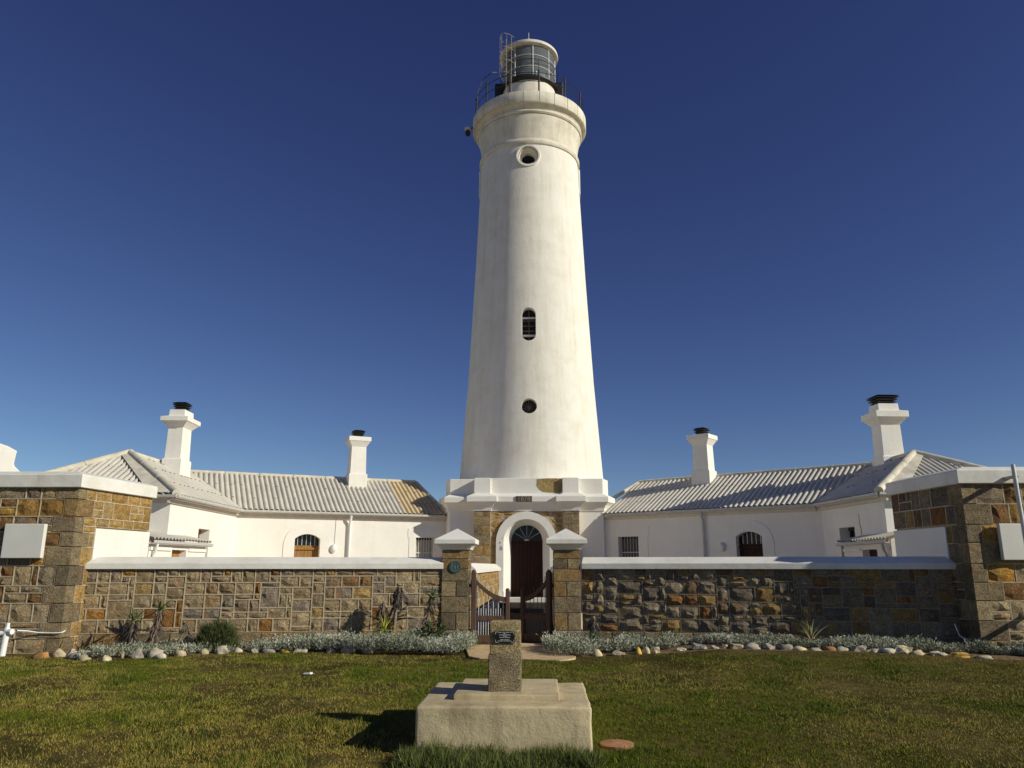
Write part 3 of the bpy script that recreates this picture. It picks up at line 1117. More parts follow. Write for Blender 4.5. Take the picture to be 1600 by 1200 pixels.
def roof_sheets(parent, P, ang, zr, lo, hi, W_, seed, per=3, ze=ZE, base=(0.57, 0.53, 0.46), amp=AMP, pitch=PITCH, hi_tint=None, nails=True):
    """corrugated slope: eave from P along ang, rising to z = zr at horizontal distance W_ behind it.
    lo/hi: (a, b) bounds u >= a + b w and u <= a + b w"""
    r = random.Random(seed)
    fr = frame(P, ang)
    sl = (zr - ze) / W_
    nrm = math.hypot(1, sl)
    def rng_w(u):
        w0, w1 = 0.0, W_
        a, b = lo
        if abs(b) > 1e-9:
            t = (u - a) / b
            if b > 0: w1 = min(w1, t)
            else: w0 = max(w0, t)
        elif u < a: return None
        a, b = hi
        if abs(b) > 1e-9:
            t = (u - a) / b
            if b < 0: w1 = min(w1, t)
            else: w0 = max(w0, t)
        elif u > a: return None
        return (w0, w1) if w1 > w0 + 1e-4 else None
    us = [lo[0], lo[0] + lo[1] * W_, hi[0], hi[0] + hi[1] * W_]
    u0, u1 = min(us), max(us)
    n = int(math.ceil((u1 - u0) / pitch))
    sub = 8
    if nails:
        nm = MB()
        for k in range(1, n, 2):
            for w in (0.75 + r.uniform(-.02, .02), 1.65 + r.uniform(-.02, .02), 2.35):
                if r.random() < 0.3:
                    continue
                u = u0 + (k + (1 if r.random() < 0.3 else 0)) * pitch
                wr = rng_w(u)
                if wr is None or not (wr[0] + 0.1 < w < wr[1] - 0.1):
                    continue
                z = ze + sl * w + 0.03 + amp / nrm
                nm.box(fr, u - 0.022, u + 0.022, -w - 0.022, -w + 0.022, z - 0.005, z + 0.022)
        if nm.v:
            o = nm.build('roof_fixings', M['rust'], parent)
            o['kind'] = 'stuff'
    k = 0
    while k < n:
        m = min(per, n - k)
        mb = MB()
        ids = []
        for q in range(m * sub + 1):
            u = u0 + (k + q / sub) * pitch
            u = min(max(u, u0 + 1e-3), u1 - 1e-3)
            wr = rng_w(u)
            h = amp * (1 - 2 * (0.5 - 0.5 * math.cos(2 * math.pi * (q / sub))) ** 1.9)
            if wr is None:
                ids.append(None)
                continue
            row = []
            for w in (wr[0], (wr[0] + wr[1]) / 2, wr[1]):
                p = W(fr, u, -w, ze + sl * w)
                row.append((p[0] + fr[3] * h * sl / nrm, p[1] - fr[2] * h * sl / nrm, p[2] + h / nrm + 0.03))
            ids.append(mb.add(row))
        for a, b in zip(ids, ids[1:]):
            if a and b:
                mb.f.append([a[0], b[0], b[1], a[1]])
                mb.f.append([a[1], b[1], b[2], a[2]])
        if mb.f:
            kk_ = r.uniform(0.94, 1.05)
            c = tuple(x * kk_ for x in base)
            if hi_tint and u0 + (k + m) * pitch > hi_tint[0]:
                c = hi_tint[1]
            o = mb.build('roof_sheet', M['roof'], parent, smooth=True, color=c, angle=60)
        k += m


def chimney(parent, fr, w, d, z0, zf, zs0, zs1, ztop, base_h, over=0.16, cowl=0.34):
    c = MB()
    def ring(a, b, z):
        return [W(fr, -a, b, z), W(fr, a, b, z), W(fr, a, -b, z), W(fr, -a, -b, z)]
    a, b = w / 2, d / 2
    pr = [(0.05, z0), (0.05, z0 + base_h), (0.035, z0 + base_h + 0.03), (0.0, z0 + base_h + 0.04), (-0.02, zf), (0.0, zf + 0.03), (over * 0.35, zf + (zs0 - zf) * 0.5), (over * 0.8, zs0 - 0.02), (over, zs0), (over, zs1), (over - 0.05, zs1 + 0.015)]
    if ztop > zs1 + 0.05:
        pr += [(0.02, zs1 + 0.05), (0.0, zs1 + 0.06), (-0.01, ztop)]
    else:
        pr += [(-0.05, zs1 + 0.02)]
    c.loft([ring(a + e, b + e, z) for e, z in pr])
    ch = c.build('chimney', M['white'], parent, bevel=0.006)
    zt = max(ztop, zs1)
    m2 = MB()
    for k, q in enumerate((0.82, 0.95, 1.05)):
        z = zt + 0.04 + k * 0.075
        m2.loft([ring(cowl / 2 * q, cowl / 2 * q, z), ring(cowl / 2 * q * 1.12, cowl / 2 * q * 1.12, z + 0.03), ring(cowl / 2 * q * 0.9, cowl / 2 * q * 0.9, z + 0.045)])
    m2.loft([ring(cowl * 0.36, cowl * 0.36, zt - 0.03), ring(cowl * 0.36, cowl * 0.36, zt + 0.26)])
    m2.loft([ring(cowl * 0.6, cowl * 0.6, zt + 0.26), ring(cowl * 0.3, cowl * 0.3, zt + 0.31)])
    m2.build('chimney_cowl', M['black'], ch)


def cottage(side, A1, A2, A3, zr, label, big, small_u):
    s = side
    A1, A2, A3 = Vector(A1), Vector(A2), Vector(A3)
    T = thing('cottage', label, 'cottage', (A2.x, A2.y, 0.04), 'whitewashed cottages flanking the lighthouse')
    # facade B frame: u runs left to right as seen from the courtyard
    L = (A3 - A2).length
    if s < 0:
        d = (A3 - A2) / L
        FB = frame(A2, math.degrees(math.atan2(d.y, d.x)))
        U = lambda u: u
    else:
        d = (A2 - A3) / L
        FB = frame(A3, math.degrees(math.atan2(d.y, d.x)))
        U = lambda u: L - u
    LA = (A2 - A1).length
    if s < 0:
        d = (A2 - A1) / LA
        FA = frame(A1, math.degrees(math.atan2(d.y, d.x)))
        V = lambda v: v          # v measured from A1
    else:
        d = (A1 - A2) / LA
        FA = frame(A2, math.degrees(math.atan2(d.y, d.x)))
        V = lambda v: LA - v
    wl_ = 0.25    # wall behind the gutter line
    # valley slope in B coordinates
    angA = math.atan2((A1 - A2).y, (A1 - A2).x)
    angB = math.atan2((A3 - A2).y, (A3 - A2).x)
    diff = abs((angA - angB + math.pi) % (2 * math.pi) - math.pi)
    kv = 1 / math.tan(math.radians(180) - diff / 2) if True else 0
    kv = -1 / math.tan(diff / 2) if False else math.cos(math.pi - diff / 2) / math.sin(math.pi - diff / 2)
    # u = kv * w with kv < 0 (valley leans to the other slope)
    kend = -0.18 if s < 0 else -0.05
    cut_b = ((0, kv), (L, kend)) if s < 0 else ((0, -kend), (L, -kv))
    roof_sheets(T, (FB[0], FB[1]), FB[4], zr, cut_b[0], cut_b[1], WR, 21 + s, 6,
                hi_tint=(6.0, (0.60, 0.47, 0.28)) if s < 0 else None)
    cut_a = ((0, 1.0), (LA, -kv)) if s < 0 else ((0, kv), (LA, -1.0))
    roof_sheets(T, (FA[0], FA[1]), FA[4], zr, cut_a[0], cut_a[1], WR, 31 + s, 6, amp=0.02)
    # hip end facing the lawn
    outv = Vector((-FA[3], FA[2]))          # pointing behind facade A
    if s < 0:
        PH = A1 + outv * (2 * WR)
        FH = frame(PH, FA[4] - 90)
    else:
        PH = A1
        FH = frame(A1, FA[4] + 90)
    roof_sheets(T, (FH[0], FH[1]), FH[4], zr, (0, 1.0), (2 * WR, -1.0), WR, 41 + s, 6, amp=0.026)
    dirA = (A2 - A1) / LA
    apex = A1 + dirA * WR + outv * WR
    exb = A2 + (outv * WR + dirA * (-kv) * WR)
    junction = exb
    nB = Vector((-FB[3], FB[2]))
    dB = (A3 - A2) / L
    end = A2 + dB * (L + kend * WR) + nB * WR
    # rear slopes and walls, plain because nothing of them shows
    back = MB()
    a_far = A1 + outv * 2 * WR
    j_far = A2 + (outv + dirA * (-kv)) * 2 * WR
    e_far = A2 + dB * (L + 0.6) + nB * 2 * WR
    back.poly([(a_far.x, a_far.y, ZE), (j_far.x, j_far.y, ZE), (junction.x, junction.y, zr), (apex.x, apex.y, zr)])
    back.poly([(j_far.x, j_far.y, ZE), (e_far.x, e_far.y, ZE), (end.x, end.y, zr), (junction.x, junction.y, zr)])
    e0 = A3
    back.poly([(e0.x, e0.y, ZE), (end.x, end.y, zr), (e_far.x, e_far.y, ZE)])
    back.build('roof_sheet', M['roof'], T, color=(0.45, 0.41, 0.34))
    # ridge caps
    def cap(p, q, z0, z1, r=0.085, nseg=6):
        p, q = Vector((p.x, p.y, z0)), Vector((q.x, q.y, z1))
        n = max(1, int((q - p).length / 1.1))
        for k in range(n):
            a, b = p.lerp(q, k / n), p.lerp(q, (k + 1) / n - 0.003)
            m = MB()
            m.tube([tuple(a), tuple(b)], [r * 1.06, r], 12)
            m.build('ridge_tile', M['roofcap'], T, smooth=True)
    cap(apex, junction, zr + 0.02, zr + 0.02)
    cap(junction, end, zr + 0.02, zr + 0.02, 0.075)
    cap(A1 + (dirA + outv) * 0.02, apex, ZE + 0.05, zr + 0.04, 0.11)
    cap(a_far, apex, ZE + 0.05, zr + 0.04, 0.11)
    cap(end, Vector((A3.x, A3.y)), zr, ZE + 0.05, 0.07) if s < 0 else cap(end, Vector((A3.x - 0.2, A3.y + 0.4)), zr, ZE + 0.25, 0.07)
    # flat flashing strips beside the front hip
    fl = MB()
    for oo in (0,):
        dirh = (apex - A1)
        e = outv if True else dirA
        p0 = A1 + outv * 0.10
        q0 = apex
        p1 = A1 + outv * 0.75
        q1 = apex + outv * 0.10 - dirA * 0.30
        hh = lambda p: ZE + (zr - ZE) * max(0, (p - A1).dot(dirA)) / WR + 0.075
        fl.hexa([(p0.x, p0.y, hh(p0)), (p1.x, p1.y, hh(p1)), (q1.x, q1.y, hh(q1)), (q0.x, q0.y, hh(q0)),
                 (p0.x, p0.y, hh(p0) + 0.012), (p1.x, p1.y, hh(p1) + 0.012), (q1.x, q1.y, hh(q1) + 0.012), (q0.x, q0.y, hh(q0) + 0.012)])
    fl.build('hip_flashing', M['roofcap'], T)
    # walls
    mb = MB()
    # facade B
    cu = U(2.26)
    dh = arch(cu, 0.44, 0.06, 2.52, 0.17, 10)
    w0, w1 = sorted((U(6.24), U(6.96)))
    if s > 0:
        w0, w1 = sorted((U(6.36), U(7.2)))
    wh = [(w0, 1.55), (w1, 1.55), (w1, 2.63), (w0, 2.63)]
    ends = sorted((U(kv * wl_), U(L + 0.05)))
    holed_wall(mb, FB, [(ends[0], 0.0), (ends[1], 0.0), (ends[1], ZE - 0.04), (ends[0], ZE - 0.04)], [list(dh), wh], -wl_, 0.24)
    # facade A
    v0, v1 = sorted((V(2.45 if s < 0 else 1.98), V(3.35 if s < 0 else 2.9)))
    ah = [(v0, 1.4), (v1, 1.4), (v1, 2.68), (v0, 2.68)]
    vend = sorted((V(0.25), V(LA - kv * wl_)))
    holed_wall(mb, FA, [(vend[0], 0.0), (vend[1], 0.0), (vend[1], ZE - 0.04), (vend[0], ZE - 0.04)], [ah], -wl_, 0.3)
    # end wall and the hidden rest
    e0_ = A1 + dirA * wl_ + outv * wl_
    e1_ = A1 + dirA * wl_ + outv * (2 * WR - wl_)
    jf = A2 + (outv + dirA * (-kv)) * (2 * WR - wl_)
    ef = A2 + dB * (L + 0.6) + nB * (2 * WR - wl_)
    for p, q in ((e0_, e1_), (e1_, jf), (jf, ef)):
        mb.poly([(p.x, p.y, 0), (q.x, q.y, 0), (q.x, q.y, ZE - 0.04), (p.x, p.y, ZE - 0.04)])
    mb.build('wall', M['white'], T)
    # soffit board and gutter
    mb = MB()
    for F_, r0, r1 in ((FB, min(U(0), U(L)), max(U(0), U(L))), (FA, 0.0, LA)):
        mb.box(F_, r0 + 0.03, r1 - 0.02, -wl_ - 0.03, -0.05, ZE - 0.10, ZE - 0.045)
        mb.box(F_, r0 + 0.02, r1 - 0.02, -wl_, -wl_ + 0.06, ZE - 0.20, ZE - 0.102)
    FE = frame(A1, FA[4] - 90) if s < 0 else FH
    if s < 0:
        FE = frame(A1 + outv * (2 * WR), FA[4] - 90)
    mb.box(FE, 0.0, 2 * WR - 0.03, -wl_ - 0.03, -0.05, ZE - 0.101, ZE - 0.046)
    mb.box(FE, 0.2, 2 * WR - 0.2, -wl_, -wl_ + 0.06, ZE - 0.20, ZE - 0.103)
    mb.build('soffit', M['fascia'], T)
    for F_, r0, r1 in ((FB, min(U(0), U(L - 0.15)), max(U(0), U(L - 0.15))), (FA, 0.0, LA), (FE, 0.0, 2 * WR)):
        g = MB()
        pr = [(-0.05, ZE - 0.075), (0.03, ZE - 0.075), (0.055, ZE - 0.05), (0.06, ZE + 0.012), (0.045, ZE + 0.012), (0.04, ZE - 0.04), (-0.05, ZE - 0.04)]
        g.loft([[W(F_, r0, o, z) for o, z in pr], [W(F_, r1, o, z) for o, z in pr]])
        g.build('gutter', M['gutter'], T)
    # door surround band and door
    hw, zsr, top = 0.82, 2.28, 0.80
    outer = [(cu - hw, 0.06)] + [(cu - hw * math.cos(math.pi * k / 20), zsr + top * math.sin(math.pi * k / 20)) for k in range(21)] + [(cu + hw, 0.06)]
    da = arch(cu, 0.44, 0.06, 2.52, 0.17, 20)
    inner = [da[0]] + list(reversed(da[2:])) + [da[1]]
    mb = MB()
    band(mb, FB, outer, inner, -wl_ - 0.01, -wl_ + 0.022)
    mb.build('door_surround', M['white'], T)
    m = MB()
    m.box(FB, cu - 0.46, cu + 0.46, -wl_ - 0.30, -wl_ - 0.235, 0.06, 2.30)
    dr = m.build('door', M['oak'] if s < 0 else M['doorwood'], T)
    for k in range(7):
        m = MB()
        m.box(FB, cu - 0.43 + 0.125 * k, cu - 0.43 + 0.125 * k + 0.117, -wl_ - 0.236, -wl_ - 0.222, 0.1, 2.12)
        m.build('plank', M['oak'] if s < 0 else M['doorwood'], dr)
    m = MB()
    m.box(FB, cu - 0.46, cu + 0.46, -wl_ - 0.24, -wl_ - 0.17, 2.15, 2.23)
    m.build('door_rail', M['oak'] if s < 0 else M['doorwood'], dr)
    m = MB()
    m.box(FB, cu - 0.46, cu + 0.46, -wl_ - 0.31, -wl_ - 0.25, 2.30, 2.72)
    fl_ = m.build('fanlight', M['pane'], T)
    m = MB()
    for k in range(5):
        u = cu - 0.3 + 0.15 * k
        m.box(FB, u - 0.012, u + 0.012, -wl_ - 0.25, -wl_ - 0.225, 2.30, 2.70)
    m.build('glazing_bar', M['grey'], fl_)
    # barred window
    m = MB()
    m.box(FB, w0 - 0.01, w1 + 0.01, -wl_ - 0.27, -wl_ - 0.235, 1.5, 2.66)
    wd = m.build('window', M['pane'], T)
    m = MB()
    n = 7
    for k in range(n):
        u = w0 + (w1 - w0) * (k + 0.5) / n
        m.tube([W(FB, u, -wl_ - 0.14, 1.55), W(FB, u, -wl_ - 0.14, 2.62)], 0.011, 6)
    m.box(FB, w0, w1, -wl_ - 0.150, -wl_ - 0.13, 2.06, 2.09)
    m.build('security_bar', M['bar'] if s < 0 else M['grey'], wd)
    m = MB()
    m.box(FB, w0, w1, -wl_ - 0.236, -wl_ - 0.22, 1.56, 2.55)
    m.build('curtain', plain('curtain_cloth_' + ('a' if s < 0 else 'b'), (0.42, 0.37, 0.31) if s < 0 else (0.12, 0.10, 0.10), 0.9, 0.05, var=0.3, scale=20), wd)
    # raised plaster surround of the window, with its stepped side
    m = MB()
    ua, ub = (U(5.93), U(7.2)) if s < 0 else (U(7.55), U(5.93))
    lo_, hi_ = min(ua, ub), max(ua, ub)
    m.box(FB, lo_, hi_, -wl_ - 0.01, -wl_ + 0.018, 2.63, 2.97)
    if w0 - lo_ > 0.02:
        m.box(FB, lo_ + (0.05 if s < 0 else 0), w0, -wl_ - 0.01, -wl_ + 0.018, 0.05, 2.629)
    if hi_ - w1 > 0.02:
        m.box(FB, w1, hi_ - (0.05 if s > 0 else 0), -wl_ - 0.01, -wl_ + 0.018, 0.05, 2.629)
    m.build('window_surround', M['white'], T)
    # downpipe
    m = MB()
    ud = U(3.72 if s < 0 else 3.80)
    m.tube([W(FB, ud, -0.03, ZE - 0.07), W(FB, ud, -0.05, ZE - 0.16), W(FB, ud, -wl_ + 0.10, ZE - 0.34), W(FB, ud, -wl_ + 0.09, ZE - 0.5), W(FB, ud, -wl_ + 0.09, 0.1)], 0.045, 10)
    m.build('downpipe', M['gutter'] if s > 0 else M['pvc'], T, smooth=True)
    # bulkhead lamp with its conduit
    m = MB()
    ul = U(3.18)
    c = W(FB, ul, -wl_ + 0.05, 2.20)
    m.sphere(c, (0.115, 0.115, 0.15), 14, 10)
    lp = m.build('wall_lamp', M['pvc'] if s < 0 else M['coping'], T, smooth=True)
    if s < 0:
        m = MB()
        m.tube([W(FB, ul + 0.03, -wl_ + 0.008, 2.32), W(FB, ul + 0.05, -wl_ + 0.008, 3.25)], 0.010, 6)
        m.build('conduit', M['gutter'], lp)
    # small side window of facade A
    m = MB()
    m.box(FA, v0 - 0.01, v1 + 0.01, -wl_ - 0.33, -wl_ - 0.295, 1.4, 2.7)
    wa = m.build('window', M['pane'], T)
    m = MB()
    for k in range(4):
        u = v0 + (v1 - v0) * (k + 0.5) / 4
        m.tube([W(FA, u, -wl_ - 0.27, 1.4), W(FA, u, -wl_ - 0.27, 2.68)], 0.016, 6)
    m.box(FA, v0, v1, -wl_ - 0.29, -wl_ - 0.26, 2.60, 2.68)
    m.build('security_bar', M['oak'] if s < 0 else M['black'], wa)
    # plaster crack step / conduit on facade A
    m = MB()
    vc = V(1.95 if s < 0 else 1.6)
    m.tube([W(FA, vc, -wl_ + 0.006, 2.0), W(FA, vc, -wl_ + 0.006, 2.62), W(FA, vc - 0.05 * s, -wl_ + 0.006, 2.70), W(FA, vc - 0.05 * s, -wl_ + 0.006, 3.02)], 0.014, 6)
    m.build('conduit', M['white'] if s < 0 else M['gutter'], T)
    # chimneys
    bw, bd, bx, by, z0, zf, zs0, zs1, zt = big
    chimney(T, frame((bx, by), FA[4] + (-90 if s < 0 else 90)), bw, bd, z0, zf, zs0, zs1, zt, 0.62, 0.19, 0.42 if s < 0 else 0.62)
    pc = A2 + dB * small_u + nB * 2.25
    zb = ZE + (zr - ZE) * 1.95 / WR
    dz = 0.0 if s < 0 else -0.2
    chimney(T, frame(pc, FB[4]), 0.62, 0.55, zb - 0.1, 6.18 + dz, 6.40 + dz, 6.56 + dz, 6.5 + dz, 0.62, 0.13, 0.40)
    return T


CL = cottage(-1, (-9.2, 20.2), (-9.58, 25.8), (-3.0, 29.2), 4.93,
             'sunlit white cottage under a grey corrugated roof left of the lighthouse',
             (0.53, 0.77, -11.64, 24.96, 4.4, 6.09, 6.30, 6.44, 6.71), 4.36)
CR = cottage(1, (9.33, 20.25), (8.99, 24.1), (2.8, 28.7), 4.83,
             'shaded white cottage under a grey corrugated roof right of the lighthouse',
             (0.67, 0.60, 11.60, 24.5, 4.3, 5.94, 6.17, 6.36, 6.63), 4.62)


def lean_to(side, xe, xw, y0, y1, dy0, dy1):
    s = side
    T = thing('lean_to', ('small sunlit lean-to with brown door and corrugated roof beside the left cottage' if s < 0 else
                          'small shaded lean-to with dark doorway and corrugated roof beside the right cottage'), 'outbuilding', (xe, (y0 + y1) / 2, 0.04), 'lean-tos on the cottages')
    F_ = frame((xe, y0), 90) if s < 0 else frame((xe, y1), -90)
    L = y1 - y0
    a, b = (dy0 - y0, dy1 - y0) if s < 0 else (y1 - dy1, y1 - dy0)
    mb = MB()
    holed_wall(mb, F_, [(0.12, 0), (L - 0.1, 0), (L - 0.1, 2.14), (0.12, 2.14)], [[(a, 0.05), (b, 0.05), (b, 2.0), (a, 2.0)]], -0.14, 0.2)
    mb.box(F_, 0.12, 0.20, -1.3, -0.15, 0, 2.2)
    mb.box(F_, L - 0.18, L - 0.10, -1.3, -0.15, 0, 2.2)
    mb.build('wall', M['white'], T)
    m = MB()
    m.box(F_, a - 0.01, b + 0.01, -0.38, -0.32, 0.05, 2.02)
    m.build('door', M['oak'] if s < 0 else M['doorwood'], T)
    for r0, r1 in ((0.14, a - 0.08), (b + 0.08, L - 0.12)):
        m = MB()
        m.box(F_, r0, r1, -0.15, -0.10, 1.97, 2.05)
        m.build('lintel', M['white'], T)
    roof_sheets(T, (F_[0], F_[1]), F_[4], 2.52, (0, 0.0), (L, 0.0), 1.5, 77 + s, 5, ze=2.22, amp=0.028, nails=False)
    g = MB()
    pr = [(-0.07, 2.12), (0.01, 2.12), (0.035, 2.14), (0.04, 2.205), (0.025, 2.205), (0.02, 2.15), (-0.07, 2.15)]
    g.loft([[W(F_, 0, o, z) for o, z in pr], [W(F_, L, o, z) for o, z in pr]])
    g.build('gutter', M['gutter'], T)
    m = MB()
    ud = 0.25 if s < 0 else L - 0.25
    m.tube([W(F_, ud, 0.0, 2.12), W(F_, ud, -0.03, 1.95), W(F_, ud, -0.08, 1.85), W(F_, ud, -0.08, 0.1)], 0.034, 8)
    m.build('downpipe', M['pvc'] if s < 0 else M['gutter'], T, smooth=True)


lean_to(-1, -8.72, -10.2, 18.25, 21.6, 19.55, 20.35)
lean_to(1, 8.74, 10.2, 18.75, 21.9, 19.65, 20.55)

# ------------------------------------------------------------------ stone blocks at both ends
def stone_block(side, label):
    s = side
    T = thing('stone_outbuilding', label, 'outbuilding', (s * 9.8, 15.8, 0), 'stone blocks at the ends of the garden wall')
    c = Vector((s * 8.42, 14.6))
    b = Vector((s * 8.20, 17.0))
    far = Vector((s * 11.6, 14.6 + (-0.12 if s < 0 else 0.06)))
    dl = (b - c).length
    if s < 0:
        FS = frame(c, math.degrees(math.atan2((b - c).y, (b - c).x)))
        df = (c - far).normalized()
        FF = frame(far, math.degrees(math.atan2(df.y, df.x)))
        Lf = (c - far).length
        u_of = lambda t: Lf - t         # t measured from the corner
        s_of = lambda t: t
        qa = frame(c, math.degrees(math.atan2(-df.y, -df.x)) - 0)
    else:
        FS = frame(b, math.degrees(math.atan2((c - b).y, (c - b).x)))
        df = (far - c).normalized()
        FF = frame(c, math.degrees(math.atan2(df.y, df.x)))
        Lf = (c - far).length
        u_of = lambda t: t
        s_of = lambda t: dl - t
    inn = 0.035
    mb = MB()
    p = [W(FF, u_of(0), -inn, 0), W(FF, u_of(Lf), -inn, 0)]
    back = Vector((far.x, 17.1))
    cc = corner(frame((W(FF, u_of(0), 0, 0)[0], W(FF, u_of(0), 0, 0)[1]), FF[4]), frame((W(FS, s_of(0), 0, 0)[0], W(FS, s_of(0), 0, 0)[1]), FS[4]), -inn)
    bb = W(FS, s_of(dl), -inn, 0)
    loop = [cc, (bb[0], bb[1]), (back.x, back.y), (p[1][0], p[1][1])]
    mb.loft([[(x, y, -0.05) for x, y in loop], [(x, y, 3.12) for x, y in loop]])
    mb.build('wall_core', M['mortar'], T)
    kind = 'soft' if s < 0 else 'rock'
    pal = 'rich'
    r = random.Random(50 + s)
    # quoins at the corner, alternately long on the front and long on the side
    z, k = 0.0, 0
    edge_f, edge_s = [], []
    while z < 3.09 - 0.02:
        h = r.uniform(0.27, 0.40)
        if 3.09 - z - h < 0.18:
            h = 3.09 - z
        lf, ls = ((0.46, 0.24) if k % 2 else (0.25, 0.42))
        lf *= r.uniform(0.9, 1.12)
        ls *= r.uniform(0.9, 1.12)
        m = MB()
        g = 0.007
        out = 0.012
        fa_o = lambda t, o: W(FF, u_of(t), o, 0)[:2]
        fs_o = lambda t, o: W(FS, s_of(t), o, 0)[:2]
        ffr = frame(fa_o(0, 0), FF[4])
        fsr = frame(fs_o(0, 0), FS[4])
        co = corner(ffr, fsr, out)
        ci = corner(ffr, fsr, -0.1)
        lp = [co, fa_o(lf - g, out), fa_o(lf - g, -0.1), ci, fs_o(ls - g, -0.1), fs_o(ls - g, out)]
        m.loft([[(x, y, z + g) for x, y in lp], [(x, y, z + h - g) for x, y in lp]])
        m.build('quoin', M['granite'], T, color=pick('granite', r), bevel=0.01)
        edge_f.append((z, z + h, lf))
        edge_s.append((z, z + h, ls))
        z += h
        k += 1
    # rubble infill course by course so that it meets the quoins
    def infill(F_, of, total, edges, pal_, kind_, seed, zmin=0.0, zmax=3.09, tmax=None):
        rr = random.Random(seed)
        for q0, q1, ln in edges:
            t1 = tmax or total
            a, b = sorted((of(ln), of(t1)))
            z0, z1 = max(q0, zmin), min(q1, zmax)
            if z1 - z0 < 0.06:
                continue
            rubble(T, F_, a, b, z0, z1, 0.15 if kind_ == 'soft' else 0.16, pal_, rr.randint(0, 9999), kind_, 0.020, None, 0.0, 0.008 if kind_ == 'soft' else 0.0)
    infill(FF, u_of, Lf, edge_f, pal, kind, 60 + s, tmax=2.1 if s < 0 else 1.9)
    m = MB()
    # side: only above the whitewashed panel and in front of the garden wall
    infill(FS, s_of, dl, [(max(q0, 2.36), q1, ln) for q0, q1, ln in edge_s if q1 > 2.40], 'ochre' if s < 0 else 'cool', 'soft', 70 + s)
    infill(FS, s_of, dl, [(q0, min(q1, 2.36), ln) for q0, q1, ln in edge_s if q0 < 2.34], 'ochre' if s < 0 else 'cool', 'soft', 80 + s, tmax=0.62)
    pn = MB()
    a, b_ = sorted((s_of(0.60), s_of(dl + 0.02)))
    pn.box(FS, a, b_, -0.1, 0.03, 0.0, 2.33)
    pn.build('whitewashed_panel', M['white'], T, bevel=0.01)
    # parapet slab with a weathered top
    def po(t_f, t_s, o):
        return corner(frame(W(FF, 0, 0, 0)[:2], FF[4]), frame(W(FS, 0, 0, 0)[:2], FS[4]), o)
    pc = MB()
    def ring(o, z):
        k_ = corner(ffr, fsr, o)
        b2 = W(FS, s_of(dl + 0.05), o, 0)
        f2 = W(FF, u_of(Lf), o, 0)
        return [(k_[0], k_[1], z), (b2[0], b2[1], z), (back.x, b2[1] + 0.05, z), (f2[0], f2[1], z)]
    pc.loft([ring(0.0, 3.085), ring(0.075, 3.09), ring(0.08, 3.10), ring(0.08, 3.33), ring(0.06, 3.35), ring(-0.22, 3.43)])
    pc.build('parapet', M['coping'], T, bevel=0.012)
    # mounted sign board is a thing of its own
    return T, FF, u_of


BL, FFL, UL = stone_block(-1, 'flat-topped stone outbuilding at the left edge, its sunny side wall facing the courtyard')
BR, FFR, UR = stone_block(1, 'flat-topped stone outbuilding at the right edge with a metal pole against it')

mb = MB()
mb.box(FFL, UL(1.27), UL(0.50), 0.03, 0.13, 1.74, 2.385)
tag(mb.build('sign_board', M['sign'], bevel=0.012), 'square blank white board on the stone outbuilding at the left edge', 'board')
mb = MB()
mb.box(FFR, UR(0.52), UR(1.22), 0.05, 0.14, 1.70, 2.35)
tag(mb.build('sign_board', M['sign'], bevel=0.012), 'blank white board behind the metal pole at the right edge', 'board')
pole = thing('metal_pole', 'slim pale metal pole leaning over the stone outbuilding at the right edge', 'pole', (9.30, 14.2, 0.06))
mb = MB()
mb.tube([(9.26, 14.22, 0.05), (9.22, 14.25, 3.40)], 0.036, 12)
mb.build('pole_tube', M['bar'], pole, smooth=True)
for z in (3.16, 0.7):
    mb = MB()
    mb.aabb(9.18, 9.30, 14.25, 14.62, z, z + 0.04)
    mb.build('bracket', M['grey'], pole)

# ------------------------------------------------------------------ garden walls
def garden_wall(side, label):
    s = side
    T = thing('garden_wall', label, 'wall', (s * 5.0, 15.7, 0), 'stone garden walls')
    L = 7.35
    if s < 0:
        a = 10.0
        p_end = Vector((-1.45 - L * math.cos(R(a)), 16.36 - L * math.sin(R(a))))
        F_ = frame(p_end, a)
    else:
        a = -10.0
        F_ = frame((1.42, 16.36), a)
    mb = MB()
    mb.box(F_, 0, L + (0.3 if s > 0 else 0), -0.30, -0.02, -0.05, 1.56)
    mb.build('wall_core', M['mortar'], T)
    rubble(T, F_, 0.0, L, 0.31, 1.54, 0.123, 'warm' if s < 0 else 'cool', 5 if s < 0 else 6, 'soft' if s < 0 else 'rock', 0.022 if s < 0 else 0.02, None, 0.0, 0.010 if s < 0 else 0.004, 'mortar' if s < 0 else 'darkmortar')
    r = random.Random(90 + s)
    u = 0.0
    while u < L - 0.05:
        w = r.uniform(0.55, 1.1)
        if L - u - w < 0.4:
            w = L - u
        m = MB()
        m.box(F_, u + 0.006, u + w - 0.006, -0.05, 0.05, -0.06, 0.30)
        m.build('plinth_stone', M['granite'], T, color=pick('granite', r), bevel=0.015)
        u += w
    m = MB()
    pr = [(0.075, 1.535), (0.08, 1.54), (0.08, 1.645), (0.075, 1.65), (-0.16, 1.775), (-0.38, 1.66), (-0.38, 1.535)]
    u0, u1 = (-0.02, L - 0.02) if s < 0 else (0.02, L + 0.02)
    # hipped outer end
    def sec(uu, k):
        return [W(F_, uu + k * t, o, z) for (o, z), t in zip(pr, (0, 0, 0, 0.02, 0.26, 0.02, 0))]
    m.loft([sec(u0, 1 if s < 0 else 0), sec(u1, 0 if s < 0 else -1)])
    m.build('coping', M['coping'], T)
    return T, F_


GWL, FWL = garden_wall(-1, 'sunlit tan rubble garden wall with white coping left of the gate')
GWR, FWR = garden_wall(1, 'half shaded grey rubble garden wall with white coping right of the gate')


